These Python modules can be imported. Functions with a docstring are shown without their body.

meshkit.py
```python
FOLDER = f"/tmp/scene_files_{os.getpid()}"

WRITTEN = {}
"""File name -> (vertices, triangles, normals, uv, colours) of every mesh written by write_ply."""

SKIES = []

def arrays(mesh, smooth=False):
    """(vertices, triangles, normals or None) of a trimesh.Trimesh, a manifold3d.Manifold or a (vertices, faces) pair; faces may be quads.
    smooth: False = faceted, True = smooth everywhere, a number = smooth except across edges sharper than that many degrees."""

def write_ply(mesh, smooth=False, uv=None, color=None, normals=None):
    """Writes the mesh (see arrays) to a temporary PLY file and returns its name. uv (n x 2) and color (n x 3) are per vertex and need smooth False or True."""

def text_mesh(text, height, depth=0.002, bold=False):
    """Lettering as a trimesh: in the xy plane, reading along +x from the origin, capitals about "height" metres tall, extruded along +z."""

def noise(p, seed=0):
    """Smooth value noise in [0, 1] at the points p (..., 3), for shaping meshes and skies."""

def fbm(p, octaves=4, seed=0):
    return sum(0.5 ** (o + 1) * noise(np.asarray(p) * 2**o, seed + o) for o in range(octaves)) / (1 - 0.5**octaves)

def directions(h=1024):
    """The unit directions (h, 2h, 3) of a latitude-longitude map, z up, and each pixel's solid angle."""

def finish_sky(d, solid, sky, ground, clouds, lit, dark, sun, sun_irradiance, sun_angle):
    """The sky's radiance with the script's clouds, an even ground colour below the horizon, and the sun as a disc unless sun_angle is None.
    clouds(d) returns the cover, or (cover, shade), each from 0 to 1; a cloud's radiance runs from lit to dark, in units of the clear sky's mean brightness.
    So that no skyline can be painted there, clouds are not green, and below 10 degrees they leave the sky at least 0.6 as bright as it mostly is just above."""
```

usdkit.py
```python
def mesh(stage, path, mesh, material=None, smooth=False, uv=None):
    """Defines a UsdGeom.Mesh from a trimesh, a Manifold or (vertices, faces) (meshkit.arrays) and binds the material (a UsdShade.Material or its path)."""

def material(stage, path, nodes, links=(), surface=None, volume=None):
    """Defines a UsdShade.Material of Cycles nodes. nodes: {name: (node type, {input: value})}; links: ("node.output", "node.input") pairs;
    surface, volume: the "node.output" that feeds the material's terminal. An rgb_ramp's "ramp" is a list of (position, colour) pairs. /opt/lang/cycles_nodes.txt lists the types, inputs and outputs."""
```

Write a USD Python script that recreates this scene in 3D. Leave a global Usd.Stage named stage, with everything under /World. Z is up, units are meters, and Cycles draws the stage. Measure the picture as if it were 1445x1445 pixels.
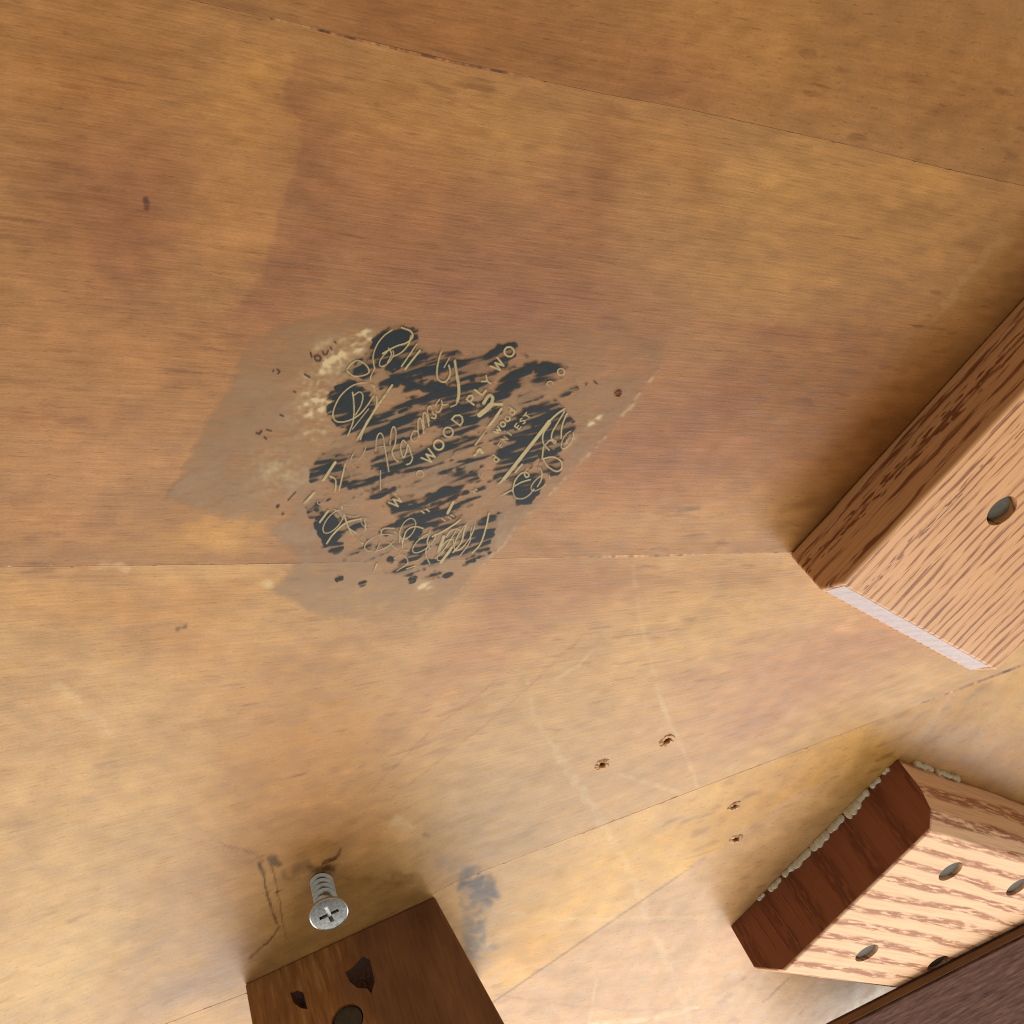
import math, numpy as np, trimesh, usdkit, meshkit
import manifold3d as m3
from pxr import Usd, UsdGeom, UsdLux, UsdShade, Sdf, Gf, Vt
from scipy.ndimage import gaussian_filter, map_coordinates
from scipy.spatial import cKDTree

stage = Usd.Stage.CreateInMemory()
UsdGeom.SetStageUpAxis(stage, 'Z'); UsdGeom.SetStageMetersPerUnit(stage, 1.0)
UsdGeom.Xform.Define(stage, '/World'); UsdGeom.Scope.Define(stage, '/World/Looks')

# ------------------------------------------------------------------ camera, light, exposure
H = 0.17                       # camera height above the panel (m)
F = 1550.0; C = 722.5          # focal length and centre, in pixels of the 1445 px photograph
EXPOSURE = 0.36
WINDOW = 3.3; WINDOW_COLOR = (1.0, 0.965, 0.92)
AMBIENT = 0.33; AMBIENT_COLOR = (1.0, 0.88, 0.72)
foot = np.array([20.0, -450.0])                       # where the panel's normal through the camera meets the picture
down = np.array([(foot[0]-C)/F, -(foot[1]-C)/F, -1.0]); down /= np.linalg.norm(down)
zw = -down; xw = np.array([1.0, 0, 0]); xw -= zw*(xw@zw); xw /= np.linalg.norm(xw); yw = np.cross(zw, xw)
R = np.stack([xw, yw, zw])                            # camera axes -> world
cam = UsdGeom.Camera.Define(stage, '/World/camera')
M = np.eye(4); M[:3, :3] = R.T; M[3, :3] = (0, 0, H)  # row-vector convention
cam.AddTransformOp().Set(Gf.Matrix4d(*M.ravel().tolist()))
cam.CreateHorizontalApertureAttr(36.0); cam.CreateVerticalApertureAttr(36.0)
cam.CreateFocalLengthAttr(36.0*F/1445.0); cam.CreateClippingRangeAttr((0.01, 50.0))
cam.CreateExposureAttr(EXPOSURE)

usdkit.material(stage, '/World/Looks/room', {'b': ('background_shader', {'color': AMBIENT_COLOR, 'strength': AMBIENT})}, surface='b.background')
dome = UsdLux.DomeLight.Define(stage, '/World/room_light'); dome.CreateIntensityAttr(1.0)
UsdShade.MaterialBindingAPI.Apply(dome.GetPrim()).Bind(UsdShade.Material.Get(stage, '/World/Looks/room'))

def rect_light(name, pos, target, w, h, inten, color):
    l = UsdLux.RectLight.Define(stage, '/World/'+name)
    z = np.array(pos, float)-np.array(target, float); z /= np.linalg.norm(z)
    x = np.cross([0, 0, 1.0], z); x /= np.linalg.norm(x); y = np.cross(z, x)
    m = np.eye(4); m[0, :3], m[1, :3], m[2, :3], m[3, :3] = x, y, z, pos
    l.AddTransformOp().Set(Gf.Matrix4d(*m.ravel().tolist()))
    l.CreateWidthAttr(w); l.CreateHeightAttr(h); l.CreateIntensityAttr(inten); l.CreateColorAttr(Gf.Vec3f(*color))
mid = np.array([0.12, -0.20, 0.0])
az = np.array([math.sin(math.radians(2)), -math.cos(math.radians(2))])
rect_light('window_light', (mid[0]+az[0]*0.95, mid[1]+az[1]*0.95, 0.66), mid, 1.8, 1.15, WINDOW, WINDOW_COLOR)

# ------------------------------------------------------------------ helpers
def ray(px, py):
    px, py = np.broadcast_arrays(np.asarray(px, float), np.asarray(py, float))
    return np.stack([(px-C)/F, -(py-C)/F, -np.ones_like(px)], -1) @ R.T
def at(px, py, z=0.0):
    """the point at height z that the photograph shows at this pixel"""
    r = ray(px, py); return np.array([0, 0, H]) + r*(((z-H)/r[..., 2])[..., None])
def pix(p):
    q = (np.asarray(p, float)-np.array([0, 0, H])) @ R
    return np.stack([C-F*q[..., 0]/q[..., 2], C+F*q[..., 1]/q[..., 2]], -1)
def lin(c):
    c = np.asarray(c, float)/255.0
    return np.where(c <= 0.04045, c/12.92, ((c+0.055)/1.055)**2.4)
def smooth(a, b, x):
    t = np.clip((x-a)/(b-a), 0, 1); return t*t*(3-2*t)
T = Sdf.ValueTypeNames
used = {}
def path_for(name, parent):
    base = (parent.GetPath().pathString if parent is not None else '/World')+'/'+name
    n = used.get(base, 0); used[base] = n+1
    return base if n == 0 else f'{base}_{n:03d}'
def tag(p, label=None, cat=None, kind=None, group=None):
    for k, v in (('label', label), ('category', cat), ('kind', kind), ('group', group)):
        if v: p.SetCustomDataByKey(k, v)
    return p
def thing(name, label, cat=None, kind=None, group=None):
    return tag(UsdGeom.Xform.Define(stage, path_for(name, None)).GetPrim(), label, cat, kind, group)
def primvar(mesh, name, arr, typ):
    pv = UsdGeom.PrimvarsAPI(mesh).CreatePrimvar(name, typ, 'vertex')
    a = np.ascontiguousarray(arr, np.float32)
    pv.Set(Vt.FloatArray.FromNumpy(a) if a.ndim == 1 else Vt.Vec3fArray.FromNumpy(a))
def part(name, mesh, mat, parent, sm=30, rest=None, prims=None):
    """one Mesh prim; rest(vertices) gives grain coordinates (x along the grain)"""
    v, f, n = meshkit.arrays(mesh, sm)
    p = path_for(name, parent)
    m = UsdGeom.Mesh.Define(stage, p)
    m.CreatePointsAttr(Vt.Vec3fArray.FromNumpy(v.astype(np.float32)))
    m.CreateFaceVertexCountsAttr(Vt.IntArray.FromNumpy(np.full(len(f), 3, np.int32)))
    m.CreateFaceVertexIndicesAttr(Vt.IntArray.FromNumpy(f.astype(np.int32).ravel()))
    m.CreateSubdivisionSchemeAttr('none')
    if n is not None:
        m.CreateNormalsAttr(Vt.Vec3fArray.FromNumpy(n.astype(np.float32))); m.SetNormalsInterpolation('vertex')
    if rest is not None: primvar(m, 'rest', rest(v), T.Float3Array)
    for k, (a, t) in (prims or {}).items(): primvar(m, k, a, t)
    UsdShade.MaterialBindingAPI.Apply(m.GetPrim()).Bind(mat)
    return m.GetPrim()
def grid_mesh(name, V, quads, mat, parent, prims):
    m = UsdGeom.Mesh.Define(stage, path_for(name, parent))
    m.CreatePointsAttr(Vt.Vec3fArray.FromNumpy(np.ascontiguousarray(V, np.float32)))
    m.CreateFaceVertexCountsAttr(Vt.IntArray.FromNumpy(np.full(len(quads), 4, np.int32)))
    m.CreateFaceVertexIndicesAttr(Vt.IntArray.FromNumpy(np.ascontiguousarray(quads, np.int32).ravel()))
    m.CreateSubdivisionSchemeAttr('none')
    for k, (a, t) in prims.items(): primvar(m, k, a, t)
    UsdShade.MaterialBindingAPI.Apply(m.GetPrim()).Bind(mat)
    return m.GetPrim()
def mat(name, nodes, links, surface='p.BSDF'):
    return usdkit.material(stage, '/World/Looks/'+name, nodes, links, surface=surface)

# numpy noise fields over the photograph's footprint, sampled in any rotated / stretched coordinates
def field(seed, sx, sy, n=1024):
    g = gaussian_filter(np.random.default_rng(seed).standard_normal((n, n)), (sy, sx), mode='wrap')
    return g/g.std()
def sample(fld, x, y):
    return map_coordinates(fld, [np.asarray(y)%fld.shape[0], np.asarray(x)%fld.shape[1]], order=1, mode='grid-wrap')
def rot(x, y, deg):
    a = math.radians(deg); return x*math.cos(a)+y*math.sin(a), -x*math.sin(a)+y*math.cos(a)

# ------------------------------------------------------------------ materials
def wood_veneer():
    n = {
     'tint': ('attribute', {'attribute': 'tint'}), 'rest': ('attribute', {'attribute': 'rest'}),
     'm1': ('mapping', {'scale': (90.0, 1300.0, 1.0)}), 'n1': ('noise_texture', {'scale': 1.0, 'detail': 3.0, 'roughness': 0.6}),
     'm2': ('mapping', {'scale': (330.0, 2600.0, 1.0), 'location': (7, 3, 0)}), 'n2': ('noise_texture', {'scale': 1.0, 'detail': 2.0, 'roughness': 0.6}),
     'm3': ('mapping', {'scale': (150.0, 330.0, 1.0), 'location': (2, 9, 0)}), 'n3': ('noise_texture', {'scale': 1.0, 'detail': 4.0, 'roughness': 0.6}),
     'r1': ('rgb_ramp', {'ramp': [(0.25, (.965, .96, .95)), (0.5, (1, 1, 1)), (0.75, (1.025, 1.025, 1.03))]}),
     'r2': ('rgb_ramp', {'ramp': [(0.0, (1, 1, 1)), (0.60, (1, 1, 1)), (0.70, (.74, .66, .56)), (1.0, (.6, .5, .4))]}),
     'r3': ('rgb_ramp', {'ramp': [(0.25, (.90, .88, .85)), (0.5, (1, 1, 1)), (0.8, (1.06, 1.06, 1.05))]}),
     'x1': ('mix', {'mix_type': 'multiply', 'fac': 1.0}), 'x2': ('mix', {'mix_type': 'multiply', 'fac': 0.8}), 'x3': ('mix', {'mix_type': 'multiply', 'fac': 1.0}),
     'm4': ('mapping', {'scale': (1500.0, 2600.0, 1.0)}), 'n4': ('noise_texture', {'scale': 1.0, 'detail': 2.0, 'roughness': 0.7}), 'r4': ('rgb_ramp', {'ramp': [(0.25, (.89, .88, .86)), (0.5, (1, 1, 1)), (0.75, (1.09, 1.09, 1.10))]}), 'x4': ('mix', {'mix_type': 'multiply', 'fac': 1.0}),
     'rr': ('map_range', {'from_min': 0.3, 'from_max': 0.7, 'to_min': 0.36, 'to_max': 0.50}),
     'bp': ('bump', {'strength': 0.25, 'distance': 0.00025}),
     'p': ('principled_bsdf', {'roughness': 0.42, 'ior': 1.5, 'specular_ior_level': 0.34}),
    }
    l = [('rest.vector', 'm1.vector'), ('m1.vector', 'n1.vector'), ('rest.vector', 'm2.vector'), ('m2.vector', 'n2.vector'), ('rest.vector', 'm3.vector'), ('m3.vector', 'n3.vector'),
         ('n1.fac', 'r1.fac'), ('n2.fac', 'r2.fac'), ('n3.fac', 'r3.fac'),
         ('tint.color', 'x1.color1'), ('r1.color', 'x1.color2'), ('x1.color', 'x2.color1'), ('r2.color', 'x2.color2'), ('x2.color', 'x3.color1'), ('r3.color', 'x3.color2'),
         ('rest.vector', 'm4.vector'), ('m4.vector', 'n4.vector'), ('n4.fac', 'r4.fac'), ('x3.color', 'x4.color1'), ('r4.color', 'x4.color2'), ('x4.color', 'p.base_color'), ('n3.fac', 'rr.value'), ('rr.result', 'p.roughness'), ('n1.fac', 'bp.height'), ('bp.normal', 'p.normal')]
    return mat('veneer', n, l)
VENEER = wood_veneer()

def oak(name, light, dark, period, band=(0.55, 0.85), pore=0.5, rough=0.42, warp=0.0035, streak=(220.0, 2200.0), seed=0.0, fineness=1.0, spec=0.3, bump=0.4, dash=None, wobble=(14.0, 40.0)):
    """ring-porous oak: bands of dark elongated pores across y, grain along x, in the part's own grain coordinates"""
    n = {
     'rest': ('attribute', {'attribute': 'rest'}),
     'mw': ('mapping', {'scale': (wobble[0], wobble[1], wobble[1]), 'location': (seed, seed, 0)}), 'nw': ('noise_texture', {'scale': 1.0, 'detail': 3.0}),
     'wv': ('vector_math', {'math_type': 'multiply_add', 'vector2': (0.0, warp, warp)}),
     'wave': ('wave_texture', {'wave_type': 'bands', 'bands_direction': 'y', 'scale': 2*math.pi/(20*period), 'distortion': 0.0}),
     'mp': ('mapping', {'scale': (streak[0], streak[1], streak[1]*0.6), 'location': (seed*3, 0, 0)}), 'np': ('noise_texture', {'scale': 1.0, 'detail': 2.5, 'roughness': 0.65}),
     'ml': ('mapping', {'scale': (45.0, 160.0, 160.0), 'location': (seed*5, 0, 0)}), 'nl': ('noise_texture', {'scale': 1.0, 'detail': 2.0}),
     'a1': ('math', {'math_type': 'multiply_add', 'value2': 0.9, 'value3': -0.45}),
     'a2': ('math', {'math_type': 'add'}),
     'rb': ('map_range', {'range_type': 'smoothstep', 'from_min': band[0], 'from_max': band[1], 'to_min': 0.0, 'to_max': 1.0}),
     'rp': ('map_range', {'range_type': 'smoothstep', 'from_min': pore-0.10, 'from_max': pore+0.10, 'to_min': 0.0, 'to_max': 1.0}),
     'mu': ('math', {'math_type': 'multiply'}),
     'mf': ('mapping', {'scale': (60.0*fineness, 1900.0*fineness, 1200.0)}), 'nf': ('noise_texture', {'scale': 1.0, 'detail': 2.0}),
     'rf': ('rgb_ramp', {'ramp': [(0.25, (.82, .79, .75)), (0.5, (1, 1, 1)), (0.75, (1.08, 1.08, 1.08))]}),
     'mx': ('mix', {'mix_type': 'mix', 'color1': light, 'color2': dark}), 'xf': ('mix', {'mix_type': 'multiply', 'fac': 1.0}),
     'bp': ('bump', {'strength': bump, 'distance': 0.0002, 'invert': True}),
     'p': ('principled_bsdf', {'roughness': rough, 'ior': 1.5, 'specular_ior_level': spec}),
    }
    l = [('rest.vector', 'mw.vector'), ('mw.vector', 'nw.vector'), ('nw.color', 'wv.vector1'), ('rest.vector', 'wv.vector3'), ('wv.vector', 'wave.vector'),
         ('rest.vector', 'mp.vector'), ('mp.vector', 'np.vector'), ('rest.vector', 'ml.vector'), ('ml.vector', 'nl.vector'),
         ('nl.fac', 'a1.value1'), ('wave.fac', 'a2.value1'), ('a1.value', 'a2.value2'), ('a2.value', 'rb.value'), ('np.fac', 'rp.value'),
         ('rb.result', 'mu.value1'), ('rp.result', 'mu.value2'), ('mu.value', 'mx.fac'),
         ('rest.vector', 'mf.vector'), ('mf.vector', 'nf.vector'), ('nf.fac', 'rf.fac'), ('mx.color', 'xf.color1'), ('rf.color', 'xf.color2'), ('xf.color', 'p.base_color'),
         ('mu.value', 'bp.height'), ('bp.normal', 'p.normal')]
    if dash:   # rows of short dark flecks along the grain at y = dash[0] .. dash[1]
        n.update({'sd': ('separate_xyz', {}), 'd1': ('math', {'math_type': 'subtract', 'value2': (dash[0]+dash[1])/2}), 'd2': ('math', {'math_type': 'absolute'}),
                  'd3': ('map_range', {'range_type': 'smoothstep', 'from_min': (dash[1]-dash[0])/2, 'from_max': (dash[1]-dash[0])/2-.0006, 'to_min': 0.0, 'to_max': 1.0}),
                  'dm': ('mapping', {'scale': (260.0, 1300.0, 900.0)}), 'dn': ('noise_texture', {'scale': 1.0, 'detail': 1.5}),
                  'd4': ('map_range', {'range_type': 'smoothstep', 'from_min': .52, 'from_max': .60, 'to_min': 0.0, 'to_max': 1.0}),
                  'd5': ('math', {'math_type': 'multiply'}), 'd6': ('math', {'math_type': 'maximum'})})
        l = [q for q in l if q[1] not in ('mx.fac',)]+[('wv.vector', 'sd.vector'), ('sd.y', 'd1.value1'), ('d1.value', 'd2.value1'), ('d2.value', 'd3.value'), ('rest.vector', 'dm.vector'), ('dm.vector', 'dn.vector'),
             ('dn.fac', 'd4.value'), ('d3.result', 'd5.value1'), ('d4.result', 'd5.value2'), ('d5.value', 'd6.value1'), ('mu.value', 'd6.value2'), ('d6.value', 'mx.fac')]
    return mat(name, n, l)
OAK_RAIL = oak('oak_rail_wood', lin((202, 150, 102)), lin((130, 80, 48)), 0.0031, band=(0.50, 1.0), pore=0.485, warp=0.0065, streak=(110.0, 1200.0), seed=1.3, dash=(-.0066, -.0030), wobble=(30.0, 60.0))
BEVEL = oak('lit_bevel_wood', lin((180, 166, 166)), lin((172, 157, 156)), 0.0045, band=(0.3, 1.0), pore=0.45, warp=0.0065, streak=(200.0, 900.0), seed=1.3, bump=0.0, wobble=(30.0, 60.0))  # paler than the rail: window light on the bevel, put into the colour
OAK_BLOCK = oak('oak_block_wood', lin((232, 190, 152)), lin((168, 116, 86)), 0.0068, band=(0.36, 0.85), pore=0.455, rough=0.6, warp=0.008, streak=(130.0, 1000.0), seed=4.1, spec=0.12, bump=0.1, wobble=(18.0, 60.0))
OAK_END_SHADED = oak('oak_end_shaded', lin((130, 76, 50)), lin((106, 58, 36)), 0.013, band=(0.35, 1.0), pore=0.45, warp=0.006, streak=(160.0, 900.0), seed=2.2, rough=0.5, bump=0.2)  # end grain takes more stain; the shade on this face is painted in too
BOARD_WOOD = mat('dark_board_wood', {'rest': ('attribute', {'attribute': 'rest'}), 'm1': ('mapping', {'scale': (110.0, 300.0, 300.0)}), 'n1': ('noise_texture', {'scale': 1.0, 'detail': 5.0, 'roughness': 0.65}),
     'm2': ('mapping', {'scale': (280.0, 1100.0, 900.0)}), 'n2': ('noise_texture', {'scale': 1.0, 'detail': 3.0}), 'r1': ('rgb_ramp', {'ramp': [(0.3, tuple(lin((58, 36, 29)))), (0.5, tuple(lin((80, 54, 44)))), (0.7, tuple(lin((100, 72, 60))))]}),
     'r2': ('rgb_ramp', {'ramp': [(0.28, (.45, .42, .42)), (0.42, (1, 1, 1)), (0.7, (1.12, 1.12, 1.12))]}), 'x': ('mix', {'mix_type': 'multiply', 'fac': 1.0}), 'bp': ('bump', {'strength': 0.4, 'distance': 0.0003}), 'p': ('principled_bsdf', {'roughness': 0.8, 'specular_ior_level': 0.02})},
    [('rest.vector', 'm1.vector'), ('m1.vector', 'n1.vector'), ('rest.vector', 'm2.vector'), ('m2.vector', 'n2.vector'), ('n1.fac', 'r1.fac'), ('n2.fac', 'r2.fac'), ('r1.color', 'x.color1'), ('r2.color', 'x.color2'), ('x.color', 'p.base_color'), ('n2.fac', 'bp.height'), ('bp.normal', 'p.normal')])
BOARD_EDGE = oak('board_edge_wood', lin((112, 80, 50)), lin((70, 48, 28)), 0.003, rough=0.6, spec=0.2)
STAINED_WOOD = mat('stained_wood', {
     'rest': ('attribute', {'attribute': 'rest'}), 'sx': ('separate_xyz', {}),
     'm1': ('mapping', {'scale': (60.0, 420.0, 420.0)}), 'n1': ('noise_texture', {'scale': 1.0, 'detail': 4.0, 'roughness': 0.65}),
     'm2': ('mapping', {'scale': (40.0, 90.0, 90.0), 'location': (3, 1, 0)}), 'n2': ('noise_texture', {'scale': 1.0, 'detail': 3.0}),
     'm3': ('mapping', {'scale': (120.0, 1500.0, 1500.0)}), 'n3': ('noise_texture', {'scale': 1.0, 'detail': 2.0}),
     'e': ('math', {'math_type': 'multiply_add', 'value2': 0.034, 'value3': -0.017}), 'e2': ('math', {'math_type': 'add'}),
     'sel': ('map_range', {'range_type': 'smoothstep', 'from_min': 0.0235, 'from_max': 0.0335, 'to_min': 0.0, 'to_max': 1.0}),
     'ra': ('rgb_ramp', {'ramp': [(0.25, tuple(lin((108, 68, 34)))), (0.5, tuple(lin((150, 102, 56)))), (0.78, tuple(lin((192, 146, 96))))]}),
     'rb': ('rgb_ramp', {'ramp': [(0.25, tuple(lin((100, 64, 42)))), (0.7, tuple(lin((136, 92, 62))))]}),
     'mx': ('mix', {'mix_type': 'mix'}), 'rf': ('rgb_ramp', {'ramp': [(0.3, (.82, .8, .78)), (0.6, (1.05, 1.05, 1.05))]}), 'xf': ('mix', {'mix_type': 'multiply', 'fac': 1.0}),
     'p': ('principled_bsdf', {'roughness': 0.38, 'ior': 1.5})},
    [('rest.vector', 'sx.vector'), ('rest.vector', 'm1.vector'), ('m1.vector', 'n1.vector'), ('rest.vector', 'm2.vector'), ('m2.vector', 'n2.vector'), ('rest.vector', 'm3.vector'), ('m3.vector', 'n3.vector'),
     ('n2.fac', 'e.value1'), ('sx.y', 'e2.value1'), ('e.value', 'e2.value2'), ('e2.value', 'sel.value'), ('n1.fac', 'ra.fac'), ('n2.fac', 'rb.fac'),
     ('sel.result', 'mx.fac'), ('ra.color', 'mx.color1'), ('rb.color', 'mx.color2'), ('n3.fac', 'rf.fac'), ('mx.color', 'xf.color1'), ('rf.color', 'xf.color2'), ('xf.color', 'p.base_color')])
def plain(name, c, rough=0.5, metal=0.0, extra=None, var=0.25, scale=400.0):
    c = np.array(lin(c))
    return mat(name, {'g': ('geometry', {}), 'n': ('noise_texture', {'scale': scale, 'detail': 3.0}), 'r': ('rgb_ramp', {'ramp': [(0.25, tuple(c*(1-var))), (0.75, tuple(c*(1+var)))]}),
                      'p': ('principled_bsdf', {'roughness': rough, 'metallic': metal, **(extra or {})})},
               [('g.position', 'n.vector'), ('n.fac', 'r.fac'), ('r.color', 'p.base_color')])
ZINC_DIM = plain('zinc_dim', (112, 114, 112), 0.30, 1.0, var=0.35, scale=1400)  # zinc darkened so the head face looks dim inside its bright rim
ZINC = plain('zinc', (172, 176, 176), 0.20, 1.0, var=0.15, scale=900)
DULL_STEEL = plain('dull_steel', (66, 60, 46), 0.7, 0.0, var=0.35, scale=700)
HOLE_DARK = plain('hole_dark', (58, 36, 22), 0.8)
GOUGE = plain('gouge_wood', (66, 42, 32), 0.75, var=0.6, scale=1500)
CORE = plain('core_ply', (120, 80, 45), 0.7, scale=200)
GLUE = plain('dried_glue', (240, 216, 184), 0.10, 0.0, {'transmission_weight': 0.2, 'ior': 1.6, 'subsurface_weight': 0.3, 'subsurface_scale': 0.002, 'coat_weight': 0.6}, var=0.2, scale=600)
def overlay(name, rough, spec=0.5):
    return mat(name, {'t': ('attribute', {'attribute': 'tint'}), 'c': ('attribute', {'attribute': 'cover'}),
                      'b': ('principled_bsdf', {'roughness': rough, 'specular_ior_level': spec}), 'tr': ('transparent_bsdf', {'color': (1, 1, 1)}), 'p': ('mix_closure', {})},
               [('t.color', 'b.base_color'), ('c.fac', 'p.fac'), ('tr.BSDF', 'p.closure1'), ('b.BSDF', 'p.closure2')], surface='p.closure')
FILM = overlay('decal_film', 0.34); INK = overlay('decal_ink', 0.45, 0.2); GOLD = overlay('decal_gold', 0.36)

# ------------------------------------------------------------------ the plywood panel and its veneer sheets
def curve(pts):
    p = np.array(pts, float); return lambda x: np.interp(x, p[:, 0], p[:, 1])
X0, X1 = -500.0, 1640.0
def ext(f, a=None):  return f
S0 = lambda x: -420.0+0*x
S1 = lambda x: curve([(X0, -170), (-150, -92), (270, 0), (420, 35), (500, 55), (640, 88), (720, 104), (850, 132), (960, 152), (1030, 167), (1110, 185), (1235, 213), (1330, 237), (1445, 262), (X1, 305)])(x)
S2 = lambda x: curve([(X0, 806), (0, 800), (400, 795), (740, 787), (900, 785), (1110, 779), (X1, 762)])(x)
S3 = lambda x: curve([(X0, 1800), (-200, 1655), (100, 1505), (240, 1442), (345, 1402), (480, 1336), (600, 1268), (640, 1245), (1000, 1107), (1400, 955), (X1, 866)])(x)
S4 = lambda x: np.maximum(1600.0, S3(x)+70)
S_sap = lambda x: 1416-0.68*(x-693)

xs = np.unique(np.concatenate([np.arange(X0, -20, 18), np.arange(-20, 1466, 2.2), np.arange(1466, X1+1, 12)]))

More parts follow.
